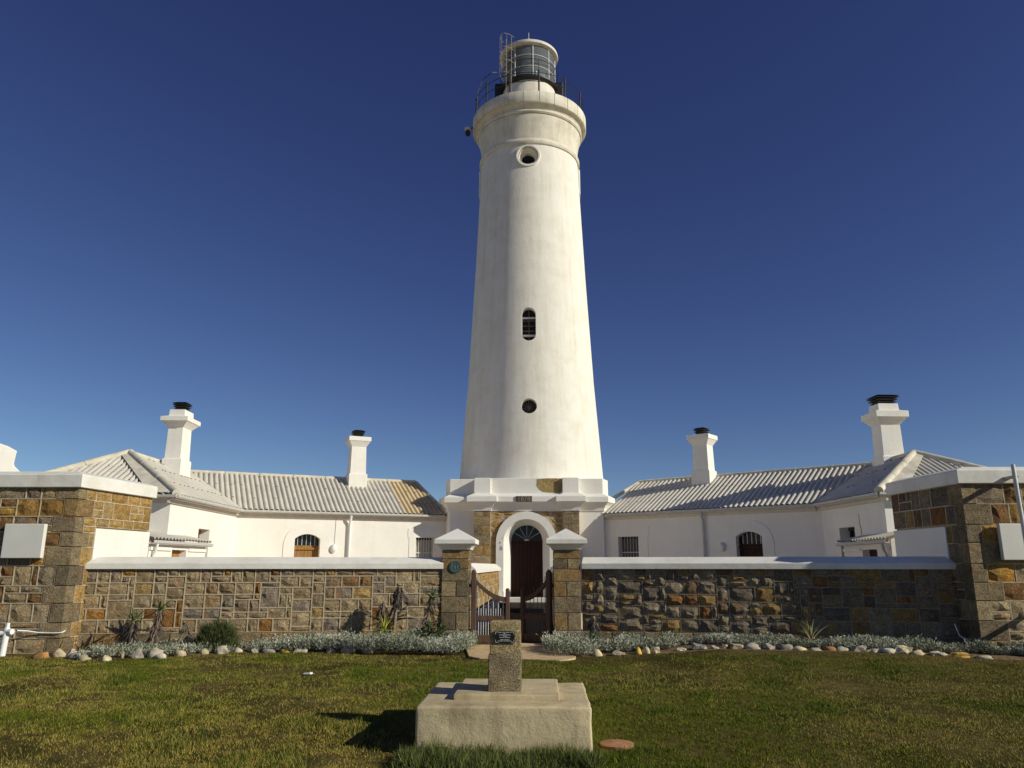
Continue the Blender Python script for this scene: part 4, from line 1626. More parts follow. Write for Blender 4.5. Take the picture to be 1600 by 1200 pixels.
# ------------------------------------------------------------------ gate piers
def pier(x0, x1, label, courses):
    xc = (x0 + x1) / 2
    y0, y1 = 16.30, 16.88
    T = thing('gate_pier', label, 'gate pier', (xc, 16.6, 0), 'stone gate piers with white caps')
    m = MB()
    m.aabb(x0 + 0.02, x1 - 0.02, y0 + 0.02, y1 - 0.02, 0, 1.93)
    m.build('pier_core', M['mortar'], T)
    r = random.Random(int(x0 * 100))
    m = MB()
    m.aabb(x0 - 0.03, x1 + 0.03, y0 - 0.03, y1 + 0.03, -0.02, 0.31)
    m.build('plinth', M['granite'], T, color=(0.40, 0.36, 0.28), bevel=0.02)
    z = 0.315
    hs = [0.345, 0.325, 0.31, 0.25, 0.21, 0.19]
    sc = (1.925 - z) / sum(hs)
    for h, split in zip(hs, courses):
        h *= sc
        cuts = [x0, x0 + (x1 - x0) * r.uniform(0.44, 0.56), x1] if split else [x0, x1]
        for a, b in zip(cuts, cuts[1:]):
            m = MB()
            m.aabb(a + 0.007, b - 0.007, y0, y1, z + 0.006, z + h - 0.006)
            m.build('stone', M['granite'], T, color=pick('granite', r), bevel=0.012)
        z += h
    m = MB()
    def ring(e, zz):
        return [(x0 - e, y0 - e, zz), (x1 + e, y0 - e, zz), (x1 + e, y1 + e, zz), (x0 - e, y1 + e, zz)]
    m.loft([ring(0.0, 1.925), ring(0.02, 1.93), ring(0.03, 1.96), ring(0.06, 2.0), ring(0.11, 2.035), ring(0.135, 2.045), ring(0.14, 2.05), ring(0.14, 2.135), ring(0.13, 2.145), ring(-0.28, 2.375)])
    m.build('cap', M['coping'] if x0 > 0 else M['white'], T, bevel=0.006)
    return T


PL = pier(-1.50, -0.92, 'stone gate pier left of the gate with a round green plaque', [1, 0, 1, 0, 0, 0])
PR = pier(0.83, 1.40, 'stone gate pier right of the gate without any plaque', [1, 0, 1, 0, 1, 0])
# round verdigris plaque: lies on the pier for good
m = MB()
m.lathe(0, 0, [(0.001, 0.0), (0.125, 0.0), (0.125, 0.018), (0.108, 0.022), (0.104, 0.014), (0.001, 0.014)], 32)
m.v = [(-1.215 + x, 16.30 - z, 1.575 + y) for x, y, z in m.v]
pq = m.build('round_plaque', M['verdigris'], PL, smooth=True)
m = MB()
m.lathe(0, 0, [(0.078, 0.012), (0.088, 0.012), (0.088, 0.021), (0.078, 0.021)], 32, cap=False)
m.v = [(-1.215 + x, 16.30 - z, 1.575 + y) for x, y, z in m.v]
m.build('plaque_ring', M['verdlight'], pq)
text_part('161', 0.115, M['verdlight'], (-1.215, 16.283, 1.575), pq, 'lettering', extrude_=0.005, bold=0.001, sx=0.95)

# ------------------------------------------------------------------ wooden gate leaves
def gate_leaf(hx, hy, ang, mirror, label, barmat='bar'):
    T = thing('wooden_gate', label, 'gate', (hx, hy, 0.06), 'wooden gate leaves with pale bars')
    F_ = frame((hx, hy), ang)
    wd = 0.80
    sg = 1 if not mirror else -1
    U = lambda u: u * sg
    def bx(name, u0, u1, o0, o1, z0, z1, bev=0.01, mat='gatewood'):
        m = MB()
        a, b = sorted((U(u0), U(u1)))
        m.box(F_, a, b, o0, o1, z0, z1)
        return m.build(name, M[mat], T, bevel=bev)
    m = MB()
    a, b = sorted((U(0.0), U(0.105)))
    m.box(F_, a, b, -0.05, 0.05, 0.06, 1.47)
    c_ = W(F_, (a + b) / 2, 0, 1.47)
    m.lathe(c_[0], c_[1], [(0.05, 1.465), (0.049, 1.49), (0.03, 1.515), (0.005, 1.525)], 12)
    m.build('hinge_stile', M['gatewood'], T, bevel=0.012)
    m = MB()
    a, b = sorted((U(wd - 0.085), U(wd)))
    m.box(F_, a, b, -0.045, 0.045, 0.06, 1.08)
    c_ = W(F_, (a + b) / 2, 0, 1.08)
    m.lathe(c_[0], c_[1], [(0.04, 1.075), (0.045, 1.11), (0.03, 1.14), (0.005, 1.15)], 12)
    m.build('meeting_stile', M['gatewood'], T, bevel=0.012)
    # swept top rail
    def zt(t):
        return 1.28 - 0.36 * (1 - (1 - t) ** 1.8)
    m = MB()
    loops = []
    for k in range(13):
        t = k / 12
        u = U(0.1 + (wd - 0.18) * t)
        zc = zt(t)
        loops.append([W(F_, u, 0.035, zc - 0.05), W(F_, u, -0.035, zc - 0.05), W(F_, u, -0.035, zc + 0.05), W(F_, u, 0.035, zc + 0.05)])
    m.loft(loops)
    m.build('top_rail', M['gatewood'], T, bevel=0.008)
    bx('middle_rail', 0.105, wd - 0.085, -0.03, 0.03, 0.50, 0.60)
    bx('bottom_rail', 0.105, wd - 0.085, -0.035, 0.035, 0.07, 0.22)
    n = 6
    for k in range(n):
        t = (k + 0.5) / n
        u = U(0.105 + (wd - 0.19) * t)
        zc = zt(t)
        m = MB()
        m.tube([W(F_, u, 0, 0.20), W(F_, u, 0, zc + 0.13)], 0.0085, 6)
        m.lathe(*W(F_, u, 0, 0)[:2], [(0.0085, zc + 0.13), (0.001, zc + 0.17)], 6)
        m.build('bar', M[barmat], T)
        if k < n - 1:
            u2 = U(0.105 + (wd - 0.19) * (t + 0.5 / n))
            m = MB()
            m.tube([W(F_, u2, 0, 0.20), W(F_, u2, 0, 0.74)], 0.0075, 6)
            m.build('bar', M[barmat], T)
    m = MB()
    for z in (0.3, 1.2):
        a, b = sorted((U(-0.05), U(0.35)))
        m = MB()
        m.box(F_, min(U(-0.045), U(0.02)), max(U(-0.045), U(0.02)), -0.02, 0.02, z - 0.03, z + 0.03)
        m.build('hinge', M['black'], T)
    return T


gate_leaf(-0.875, 16.38, 0, False, 'left brown wooden gate leaf, shut and in the sun')
gate_leaf(0.785, 16.38, -38, True, 'right dark wooden gate leaf standing ajar in shade', 'shadebar')

# walls along the path behind the gate
for s, label in ((-1, 'low inner wall with white coping along the left of the path behind the gate'), (1, 'low inner wall with white coping along the right of the path behind the gate')):
    T = thing('path_wall', label, 'wall', (s * 1.05, 21, 0.04), 'inner walls along the courtyard path')
    xi, xo = s * 0.90, s * 1.28
    m = MB()
    m.aabb(min(xi, xo) + 0.03, max(xi, xo) - 0.03, 16.9, 26.6, 0, 1.44)
    m.build('wall_core', M['white'], T)
    m = MB()
    m.aabb(min(s * 0.86, xo), max(s * 0.86, xo), 16.89, 17.55, 0, 1.44)
    m.build('end_pillar', M['white'], T, bevel=0.02)
    F_ = frame((xi, 17.6), 90) if s < 0 else frame((xi, 26.55), -90)
    rubble(T, F_, 0, 8.95, 0.62, 1.43, 0.2, 'ochre', 300 + s, 'soft', 0.02, None, 0.0, 0.004)
    m = MB()
    m.aabb(min(s * 0.87, xo), max(s * 0.87, xo), 17.56, 26.6, 0.0, 0.60)
    m.build('plinth', M['coping'], T, bevel=0.02)
    m = MB()
    def rg(e, z):
        return [(min(xi, xo) - e, 16.92, z), (max(xi, xo) + e, 16.92, z), (max(xi, xo) + e, 26.65 + e, z), (min(xi, xo) - e, 26.65 + e, z)]
    m.loft([rg(0.06, 1.44), rg(0.065, 1.53), rg(-0.12, 1.66)])
    m.build('coping', M['white'], T)

# ------------------------------------------------------------------ monument
MO = thing('monument', 'squat granite monument post with black plaque on a stepped concrete base in the lawn', 'monument', (0.26, 8.2, 0))


def chunky(name, x0, x1, y0, y1, z0, z1, mat, bev, jitter, seed, color=None, n=10):
    """a worn block: subdivided, with its edges eaten into"""
    bm = bmesh.new()
    bmesh.ops.create_cube(bm, size=1.0)
    for v in bm.verts:
        v.co = Vector(((x0 + x1) / 2 + v.co.x * (x1 - x0), (y0 + y1) / 2 + v.co.y * (y1 - y0), (z0 + z1) / 2 + v.co.z * (z1 - z0)))
    bmesh.ops.bevel(bm, geom=bm.edges[:], offset=bev, segments=3, affect='EDGES', profile=0.6)
    bmesh.ops.subdivide_edges(bm, edges=[e for e in bm.edges if e.calc_length() > 0.12], cuts=n, use_grid_fill=True)
    from mathutils import noise as mn
    for v in bm.verts:
        d = mn.noise_vector(v.co * 6.0 + Vector((seed, 0, 0))) * jitter + mn.noise_vector(v.co * 19.0 + Vector((seed, 4, 0))) * jitter * 0.5
        v.co += d
    me = bpy.data.meshes.new(name)
    bm.to_mesh(me)
    bm.free()
    me.materials.append(M[mat])
    me.shade_smooth()
    o = bpy.data.objects.new(name, me)
    COL.objects.link(o)
    if color:
        o.color = (*color, 1)
    put(o, (0, 0, 0), None)
    o.parent = MO
    po = ORG[MO.name]
    o.location = (-po[0], -po[1], -po[2])
    return o


chunky('base_block', -0.545, 1.075, 7.50, 9.02, -0.25, 0.338, 'concrete', 0.028, 0.007, 1)
chunky('base_slab', -0.235, 0.785, 7.82, 8.90, 0.33, 0.392, 'concrete', 0.012, 0.004, 2)
chunky('post_shaft', 0.088, 0.412, 8.0, 8.30, 0.385, 0.74, 'pebble', 0.014, 0.006, 3, (0.50, 0.42, 0.28))
chunky('post_head', 0.102, 0.408, 8.012, 8.288, 0.738, 1.052, 'pebble', 0.010, 0.003, 4, (0.68, 0.56, 0.32))
mb = MB()
mb.aabb(0.152, 0.352, 7.997, 8.012, 0.848, 0.962)
pq2 = mb.build('plaque', M['plaque'], MO)
mb = MB()
rr = random.Random(2)
for zc, parts in ((0.950, (0.034, 0.028, 0.034, 0.014)), (0.939, (0.026,)), (0.926, (0.116,)), (0.9145, (0.036,)), (0.902, (0.026, 0.016, 0.052)), (0.880, (0.034, 0.05)), (0.868, (0.048, 0.014, 0.06))):
    tot = sum(parts) + 0.006 * (len(parts) - 1)
    u = 0.252 - tot / 2
    for w in parts:
        # a word: a run of narrow letter strokes
        n = max(2, int(w / 0.0045))
        for k in range(n):
            a = u + w * k / n
            h = rr.uniform(0.0022, 0.0036)
            mb.aabb(a + 0.0005, a + w / n - 0.0006, 7.9955, 7.998, zc - h, zc + h)
        u += w + 0.006
o = mb.build('plaque_lettering', M['letter'], pq2)
o['kind'] = 'stuff'
mb = MB()
for sx in (-1, 1):
    for sz in (-1, 1):
        x, z = 0.252 + sx * 0.092, 0.905 + sz * 0.049
        mb.aabb(min(x, x - sx * 0.028), max(x, x - sx * 0.028), 7.9955, 7.998, z - 0.002, z + 0.002)
        mb.aabb(x - 0.002, x + 0.002, 7.9952, 7.998, min(z, z - sz * 0.024), max(z, z - sz * 0.024))
mb.build('plaque_corner', M['letter'], pq2)

mb = MB()
mb.lathe(1.33, 7.9, [(0.16, -0.10), (0.165, -0.048), (0.15, -0.042), (0.01, -0.040)], 28)
tag(mb.build('round_cover', M['terracotta'], smooth=True), 'flat round terracotta coloured disc sunk in the lawn beside the monument', 'cover')
mb = MB()
mb.loft([[(-2.98, 11.98, 0.02), (-2.86, 11.95, 0.02), (-2.84, 12.03, 0.02), (-2.95, 12.06, 0.02)], [(-2.97, 11.99, 0.035), (-2.87, 11.96, 0.045), (-2.85, 12.02, 0.042), (-2.94, 12.05, 0.033)]])
tag(mb.build('litter_scrap', M['litter']), 'small white scrap lying on the lawn left of the path', 'litter')

# ------------------------------------------------------------------ white pipework and cables
WP = thing('standpipe', 'thick white water standpipe in front of the stone outbuilding at the left edge', 'standpipe', (-9.2, 14.2, 0))
mb = MB()
mb.tube([(-9.21, 14.2, -0.02), (-9.19, 14.2, 0.36)], 0.055, 14)
mb.tube([(-9.19, 14.2, 0.36), (-9.185, 14.2, 0.50)], 0.05, 14)
mb.tube([(-9.18, 14.2, 0.50), (-9.18, 14.2, 0.58)], 0.032, 12)
mb.build('riser', M['pvc'], WP, smooth=True)
mb = MB()
mb.tube([(-9.18, 14.2, 0.43), (-9.06, 14.17, 0.43)], 0.05, 14)
mb.build('elbow', M['pvc'], WP, smooth=True)
mb = MB()
mb.tube([(-9.20, 14.2, 0.41), (-9.36, 14.17, 0.39)], 0.045, 14)
mb.tube([(-9.36, 14.17, 0.39), (-9.44, 14.16, 0.57)], 0.028, 10)
mb.build('elbow', M['pvc'], WP, smooth=True)
mb = MB()
mb.tube([(-9.205, 14.2, 0.24), (-9.204, 14.2, 0.262)], 0.06, 14)
mb.build('joint_collar', M['gutter'], WP, smooth=True)
mb = MB()
mb.tube([(-9.06, 14.3, 0.44), (-8.95, 14.45, 0.42), (-8.82, 14.54, 0.385), (-8.6, 14.55, 0.38), (-8.45, 14.55, 0.38), (-8.385, 14.58, 0.385), (-8.375, 14.66, 0.41)], 0.011, 8)
tag(mb.build('white_hose', M['pvc'], smooth=True), 'thin white hose running from the standpipe round the stone corner', 'hose')
mb = MB()
mb.tube([(8.20, 15.02, 0.56), (8.24, 14.98, 0.36), (8.33, 14.75, 0.24), (8.44, 14.54, 0.205), (8.8, 14.53, 0.20), (9.6, 14.54, 0.20)], 0.011, 8)
tag(mb.build('white_cable', M['pvc'], smooth=True), 'thin white cable along the foot of the stone outbuilding at the right edge', 'cable')

# ------------------------------------------------------------------ neighbour's curved gable far left
NG = thing('gabled_house', 'white house with a curved gable showing above the parapet at the left edge', 'house', (-22.6, 30, 0))
half = [(1.95, 0.0), (1.95, 5.15), (1.80, 5.28), (1.55, 5.52), (1.50, 5.62), (1.53, 6.05), (1.55, 6.15), (1.2, 6.33), (0.7, 6.48), (0.0, 6.55)]
ol = [(x, z) for x, z in half] + [(-x, z) for x, z in reversed(half[:-1])]
mb = MB()
extrude(mb, frame((-21.99, 29.0), 40), ol, -0.35, 0.0)
mb.build('gable', M['white'], NG, bevel=0.03)
mb = MB()
mb.aabb(-24.1, -20.6, 30.3, 36, 0, 4.2)
mb.build('wall', M['white'], NG)
mb = MB()
mb.poly([(-24.3, 30.3, 4.1), (-22.36, 30.3, 5.0), (-22.36, 36, 5.0), (-24.3, 36, 4.1)])
mb.poly([(-20.4, 30.3, 4.1), (-22.36, 30.3, 5.0), (-22.36, 36, 5.0), (-20.4, 36, 4.1)])
mb.build('roof', M['roofcap'], NG)

# ------------------------------------------------------------------ edging rocks
def rock(x, y, w, h, dpt, col, seed):
    bm = bmesh.new()
    bmesh.ops.create_icosphere(bm, subdivisions=2, radius=1.0)
    from mathutils import noise as mn
    r = random.Random(seed)
    off = Vector((r.uniform(-50, 50), r.uniform(-50, 50), r.uniform(-50, 50)))
    sq = r.uniform(0.75, 1.0)
    for v in bm.verts:
        p = v.co.copy()
        p = Vector([math.copysign(abs(c) ** sq, c) for c in p])
        p *= 1 + 0.6 * mn.noise(v.co * 1.2 + off) + 0.25 * mn.noise(v.co * 3.0 + off)
        v.co = Vector((p.x * w * 0.41, p.y * dpt * 0.41, p.z * h * 0.46 + h * 0.14))
    me = bpy.data.meshes.new('edging_rock')
    bm.to_mesh(me)
    bm.free()
    me.materials.append(M['rock'])
    me.shade_smooth()
    if r.random() < 0.55:
        me.shade_flat()
    o = bpy.data.objects.new('edging_rock', me)
    COL.objects.link(o)
    o.rotation_euler = (0, 0, r.uniform(-0.4, 0.4))
    kq = r.uniform(0.8, 1.1)
    o.color = (col[0] * kq, col[1] * kq, col[2] * kq, 1)
    put(o, (x, y, float(hgt(x, y))), None)
    return o


ORD = ['first', 'second', 'third', 'fourth', 'fifth', 'sixth', 'seventh', 'eighth', 'ninth', 'tenth', 'eleventh', 'twelfth', 'thirteenth', 'fourteenth', 'fifteenth',
       'sixteenth', 'seventeenth', 'eighteenth', 'nineteenth', 'twentieth', 'twenty-first', 'twenty-second', 'twenty-third', 'twenty-fourth', 'twenty-fifth']
CR_ = {'grey': (0.40, 0.35, 0.28), 'pale': (0.54, 0.47, 0.35), 'cream': (0.60, 0.50, 0.32), 'yellow': (0.55, 0.35, 0.08), 'orange': (0.42, 0.22, 0.08), 'white': (0.64, 0.58, 0.47), 'tan': (0.46, 0.37, 0.24)}
# x, y, width, height, colour  (left bed, from the far left towards the gate)
RL_ = [(-8.3, 13.95, .34, .16, 'orange'), (-8.12, 14.15, .32, .20, 'tan'), (-7.92, 14.2, .22, .24, 'pale'), (-7.62, 13.9, .34, .20, 'grey'), (-7.42, 13.75, .26, .12, 'tan'),
       (-6.98, 13.65, .26, .12, 'cream'), (-6.93, 14.1, .18, .24, 'tan'), (-6.66, 14.1, .30, .24, 'grey'), (-6.34, 14.15, .33, .25, 'pale'), (-6.18, 14.05, .22, .14, 'white'),
       (-5.98, 14.35, .24, .18, 'cream'), (-5.68, 14.7, .22, .18, 'cream'), (-5.40, 14.8, .34, .24, 'pale'), (-5.18, 15.0, .22, .16, 'pale'), (-4.86, 15.05, .34, .24, 'pale'),
       (-4.60, 15.05, .30, .22, 'grey'), (-4.28, 15.05, .24, .14, 'yellow'), (-3.98, 15.0, .30, .14, 'pale'), (-3.42, 15.1, .20, .14, 'pale'), (-3.08, 15.0, .36, .18, 'cream'), (-2.68, 15.0, .26, .18, 'cream')]
for i, (x, y, w, h, c) in enumerate(RL_):
    o = rock(x, y, w, h, w * 0.7, CR_[c], 400 + i)
    tag(o, '%s edging rock of the left bed, %s counting from the stone outbuilding' % (c, ORD[i]), 'rock', 'rocks edging the left bed')
RR_ = [(1.60, 14.7, .24, .20, 'cream'), (1.98, 14.72, .30, .14, 'tan'), (2.36, 14.78, .17, .16, 'yellow'), (2.50, 14.8, .18, .17, 'cream'), (2.68, 14.82, .22, .17, 'cream'), (3.15, 14.85, .26, .09, 'pale'),
       (3.45, 14.83, .32, .18, 'grey'), (3.74, 14.8, .2, .1, 'pale'), (3.93, 14.8, .13, .13, 'cream'), (4.13, 14.78, .32, .15, 'tan'), (4.42, 14.75, .34, .17, 'grey'), (4.70, 14.7, .26, .17, 'grey'),
       (4.97, 14.66, .28, .17, 'grey'), (5.22, 14.62, .30, .11, 'cream'), (5.50, 14.6, .30, .07, 'pale'), (5.72, 14.56, .28, .13, 'orange'), (5.94, 14.52, .24, .12, 'pale'), (6.20, 14.48, .34, .19, 'grey'),
       (6.47, 14.38, .32, .10, 'pale'), (6.66, 14.3, .3, .15, 'white'), (6.88, 14.26, .34, .22, 'cream'), (7.10, 14.2, .32, .12, 'tan'), (7.42, 14.15, .32, .13, 'pale'), (7.75, 14.1, .38, .13, 'yellow'), (8.15, 14.05, .3, .08, 'pale')]
for i, (x, y, w, h, c) in enumerate(RR_):
    o = rock(x, y, w, h, w * 0.7, CR_[c], 500 + i)
    tag(o, '%s edging rock of the right bed, %s counting from the gate' % (c, ORD[i]), 'rock', 'rocks edging the right bed')
o = rock(6.95, 14.72, .36, .22, .24, CR_['yellow'], 611)
tag(o, 'big yellow rock lying among the silver plants at the right wall', 'rock')

# ------------------------------------------------------------------ plants
def set_tint(me, tint, per):
    n = len(me.vertices)
    a = me.attributes.new('tint', 'FLOAT_COLOR', 'POINT')
    c = np.ones((n, 4), np.float32)
    c[:, :3] = np.repeat(tint, per, axis=0)
    a.data.foreach_set('color', c.ravel())


def np_mesh(name, verts, faces, mat):
    me = bpy.data.meshes.new(name)
    nf, k = faces.shape
    me.vertices.add(len(verts))
    me.vertices.foreach_set('co', verts.astype(np.float32).ravel())
    me.loops.add(nf * k)
    me.loops.foreach_set('vertex_index', faces.astype(np.int32).ravel())
    me.polygons.add(nf)
    me.polygons.foreach_set('loop_start', np.arange(0, nf * k, k, dtype=np.int32))
    me.polygons.foreach_set('loop_total', np.full(nf, k, np.int32))
    me.update(calc_edges=True)
    me.materials.append(mat)
    return me


def leaf_quads(base, dirv, length, width, up):
    """kite leaf from base along dirv: base, left, tip, right"""
    side = np.cross(dirv, up)
    side /= np.maximum(1e-6, np.linalg.norm(side, axis=1))[:, None]
    mid = base + dirv * (length * 0.55)[:, None]
    v = np.stack([base, mid + side * (width / 2)[:, None], base + dirv * length[:, None], mid - side * (width / 2)[:, None]], 1)
    n = len(base)
    return v.reshape(-1, 3), np.arange(n * 4).reshape(n, 4)


def silver_bed(name, pts_fn, n, seed, label, hmax, tint0=(0.54, 0.53, 0.42), tint1=(0.15, 0.175, 0.10)):
    g = np.random.default_rng(seed)
    x, y, h = pts_fn(g, n)
    m = len(x)
    L = 9
    z0 = hgt(x, y)
    hh = h * (0.35 + 0.65 * vnoise(x, y, 3.3)) * g.uniform(0.65, 1.1, m)
    lean = g.normal(0, 0.22, (m, 2))
    b, d, ln, wd, tn = [], [], [], [], []
    mixv = np.clip(vnoise(x, y, 2.1) * 0.8 + g.uniform(-0.2, 0.5, m), 0, 1)
    for k in range(L):
        t = (k + 0.5) / L
        px = x + lean[:, 0] * hh * t
        py = y + lean[:, 1] * hh * t
        pz = z0 + hh * (0.25 + 0.75 * t)
        a = g.uniform(0, 2 * np.pi, m)
        el = g.uniform(0.35, 1.2, m)
        b.append(np.stack([px, py, pz], 1))
        d.append(np.stack([np.cos(a) * np.cos(el), np.sin(a) * np.cos(el), np.sin(el)], 1))
        ln.append(g.uniform(0.03, 0.06, m))
        wd.append(g.uniform(0.010, 0.019, m))
        tn.append(mixv[:, None] * np.array(tint0) + (1 - mixv)[:, None] * np.array(tint1))
    b, d, ln, wd, tn = [np.concatenate(q) for q in (b, d, ln, wd, tn)]
    tn = tn * g.uniform(0.75, 1.2, (len(tn), 1))
    up = g.normal(0, 1, b.shape)
    v, f = leaf_quads(b, d, ln, wd, up)
    me = np_mesh(name, v, f, M['plant'])
    set_tint(me, tn, 4)
    o = bpy.data.objects.new(name, me)
    COL.objects.link(o)
    tag(o, label, 'ground cover', kind='stuff')
    return o


def wall_y_left(x):
    return 16.36 + (x + 1.45) * math.tan(R(10)) - 0.06


def wall_y_right(x):
    return 16.36 - (x - 1.42) * math.tan(R(10)) - 0.06


def left_pts(g, n):
    x = g.uniform(-7.6, -0.72, n)
    back = wall_y_left(x)
    front = np.interp(x, [-7.6, -6.9, -6.0, -5.0, -3.2, -2.6, -1.0, -0.72], [13.75, 13.9, 14.4, 14.95, 15.0, 14.62, 14.55, 14.9])
    back = np.where(x > -1.55, 16.18, back)
    t = g.beta(1.0, 1.1, n)
    y = front + (back - front) * t
    dens = np.interp(x, [-7.6, -6.9, -5.6, -4.2, -2.9, -0.8], [0.5, 0.55, 0.5, 0.8, 1, 1])
    k = (g.random(n) < dens) & (vnoise(x, y, 1.7) > np.interp(x, [-7.6, -4.2, -2.8], [0.35, 0.22, 0.0]))
    x, y = x[k], y[k]
    h = np.interp(x, [-7.6, -6, -4.4, -2.7, -1.2, -0.72], [0.26, 0.22, 0.28, 0.46, 0.46, 0.34])
    return x, y, h


def right_pts(g, n):
    x = g.uniform(0.62, 9.6, n)
    back = np.where(x < 1.45, 16.15, np.where(x > 8.3, 14.5, wall_y_right(x)))
    front = np.interp(x, [0.62, 0.9, 1.3, 1.7, 3.0, 5.0, 6.5, 8.3, 9.6], [15.3, 14.35, 14.3, 14.8, 14.95, 14.75, 14.45, 14.1, 14.05])
    t = g.beta(1.0, 1.1, n)
    y = front + (back - front) * t
    k = (vnoise(x, y, 1.9) > np.interp(x, [1.6, 2.2], [0.0, 0.34])) & (g.random(n) < np.interp(x, [0.6, 1.6, 2.2, 4, 6, 8.4, 9.6], [1, 1, 0.8, 0.8, 0.9, 1, 1]))
    x, y = x[k], y[k]
    h = np.interp(x, [0.62, 1.2, 2, 4, 6, 8, 9.6], [0.30, 0.42, 0.30, 0.22, 0.24, 0.28, 0.26])
    return x, y, h


def bed_sheet(name, xs, ffn, bfn):
    mb = MB()
    top = [(x, ffn(x)) for x in xs]
    bot = [(x, bfn(x)) for x in xs]
    n = 6
    rows = []
    for x in xs:
        rows.append(mb.add([(x, ffn(x) + (bfn(x) - ffn(x)) * j / n, float(hgt(x, ffn(x) + (bfn(x) - ffn(x)) * j / n)) + (-0.03 if j == 0 else 0.012 if j == 1 else 0.03)) for j in range(n + 1)]))
    for a, b in zip(rows, rows[1:]):
        for j in range(n):
            mb.f.append([a[j], b[j], b[j + 1], a[j + 1]])
    tag(mb.build(name, M['soil'], smooth=True), kind='structure')


bed_sheet('flower_bed', list(np.linspace(-8.3, -1.0, 24)), lambda x: float(np.interp(x, [-8.4, -6.9, -6.0, -5.0, -3.2, -2.6, -0.9], [13.9, 13.9, 14.3, 14.9, 15.0, 14.8, 14.75])), lambda x: float(wall_y_left(x)) + 0.1 if x < -1.5 else 16.3)
bed_sheet('flower_bed', list(np.linspace(0.95, 9.8, 28)), lambda x: float(np.interp(x, [0.9, 1.3, 1.7, 3.0, 5.0, 6.5, 8.3, 9.8], [14.5, 14.3, 14.5, 14.6, 14.4, 14.1, 13.9, 13.9])), lambda x: 16.3 if x < 1.42 else float(wall_y_right(x)) + 0.1 if x < 8.3 else 14.6)
silver_bed('silver_groundcover', left_pts, 9000, 1, 'silvery grey bushy ground cover along the foot of the left wall', 0.35)
silver_bed('silver_groundcover', right_pts, 9000, 2, 'silvery grey low ground cover along the foot of the right wall', 0.3)

# aloe leaf: tapering gutter-shaped blade bent along its length
LEAVES = []
for q, bend in enumerate((0.15, 0.45, 0.8)):
    v, f = [], []
    n = 6
    ang, px, pz = R(8), 0.0, 0.0
    for k in range(n + 1):
        t = k / n
        w = 0.062 * (1 - t) ** 0.75 + 0.001
        th = 0.022 * (1 - t) ** 0.8 + 0.001
        v += [(px, -w, pz + th * 0.5), (px, 0, pz - th), (px, w, pz + th * 0.5)]
        a = ang + bend * t
        px += math.cos(a) * 0.0 + 1.0 / n * math.cos(bend * (t - 0.3))
        pz += 1.0 / n * math.sin(-bend * (t - 0.3)) * 1.0
        if k:
            a0, b0 = (k - 1) * 3, k * 3
            f += [(a0, a0 + 1, b0 + 1, b0), (a0 + 1, a0 + 2, b0 + 2, b0 + 1)]
            f += [(a0 + 2, a0, b0, b0 + 2)]
    me = bpy.data.meshes.new('leaf')
    me.from_pydata(v, [], f)
    me.shade_smooth()
    me.materials.append(M['aloe'])
    LEAVES.append(me)


def rosette(T, c, n, length, col, seed, el=(10, 75), width=1.0, tip=None):
    r = random.Random(seed)
    for k in range(n):
        t = k / max(1, n - 1)
        e = el[0] + (el[1] - el[0]) * t
        o = bpy.data.objects.new('leaf', LEAVES[0 if t > 0.7 else (1 if r.random() < 0.6 else 2)])
        COL.objects.link(o)
        put(o, c, T)
        L = length * r.uniform(0.75, 1.1) * (0.8 if t > 0.85 else 1)
        o.rotation_euler = (r.uniform(-0.2, 0.2), -R(e + r.uniform(-8, 8)), R(137.5 * k + r.uniform(-15, 15)))
        o.scale = (L, L * 1.1 * width, L * 1.1)
        q = r.uniform(0.75, 1.25)
        cc = tip if tip and r.random() < 0.25 else col
        o.color = (cc[0] * q, cc[1] * q, cc[2] * q, 1)


def dry_skirt(T, path, n, seed, col=(0.17, 0.13, 0.10), ln=(0.10, 0.20), rad=0.04):
    g = np.random.default_rng(seed)
    P = np.array(path)
    t = g.uniform(0, len(P) - 1.001, n)
    i = t.astype(int)
    fr_ = (t - i)[:, None]
    b = P[i] * (1 - fr_) + P[i + 1] * fr_
    a = g.uniform(0, 2 * np.pi, n)
    b = b + np.stack([np.cos(a) * rad, np.sin(a) * rad, a * 0], 1)
    d = np.stack([np.cos(a) * 0.45, np.sin(a) * 0.45, g.uniform(-1.2, -0.5, n)], 1)
    d /= np.linalg.norm(d, axis=1)[:, None]
    v, f = leaf_quads(b, d, g.uniform(ln[0], ln[1], n), g.uniform(0.012, 0.028, n), g.normal(0, 1, (n, 3)))
    v -= np.array(ORG[T.name])
    me = np_mesh('dry_leaves', v, f, M['plant'])
    set_tint(me, np.array(col) * g.uniform(0.5, 1.4, (n, 1)), 4)
    o = bpy.data.objects.new('dry_leaves', me)
    COL.objects.link(o)
    ORG[o.name] = ORG[T.name]
    o.parent = T
    o['kind'] = 'stuff'


def tree_aloe(x, y, path, label, crown_n, length, col, seed, skirt=(0.5, 1.0), r0=0.03, ns=60, dry=(0.17, 0.13, 0.10)):
    z = float(hgt(x, y))
    T = thing('tall_aloe', label, 'plant', (x, y, z), 'aloes planted against the wall')
    pts = [(x + p[0], y + p[1], z + p[2]) for p in path]
    m = MB()
    r0 *= 1.35
    m.tube(pts, [r0 * (1 - 0.25 * k / (len(pts) - 1)) for k in range(len(pts))], 8)
    m.build('trunk', M['trunk'], T, smooth=True)
    n = len(pts)
    seg = [Vector(pts[0]).lerp(Vector(pts[-1]), skirt[0])]
    P = np.array(pts)
    i0 = max(0, min(n - 2, int(skirt[0] * (n - 1))))
    dry_skirt(T, P[i0:].tolist(), ns, seed, dry)
    if crown_n:
        rosette(T, pts[-1], crown_n, length, col, seed, (-25, 65), 1.5)
    return T


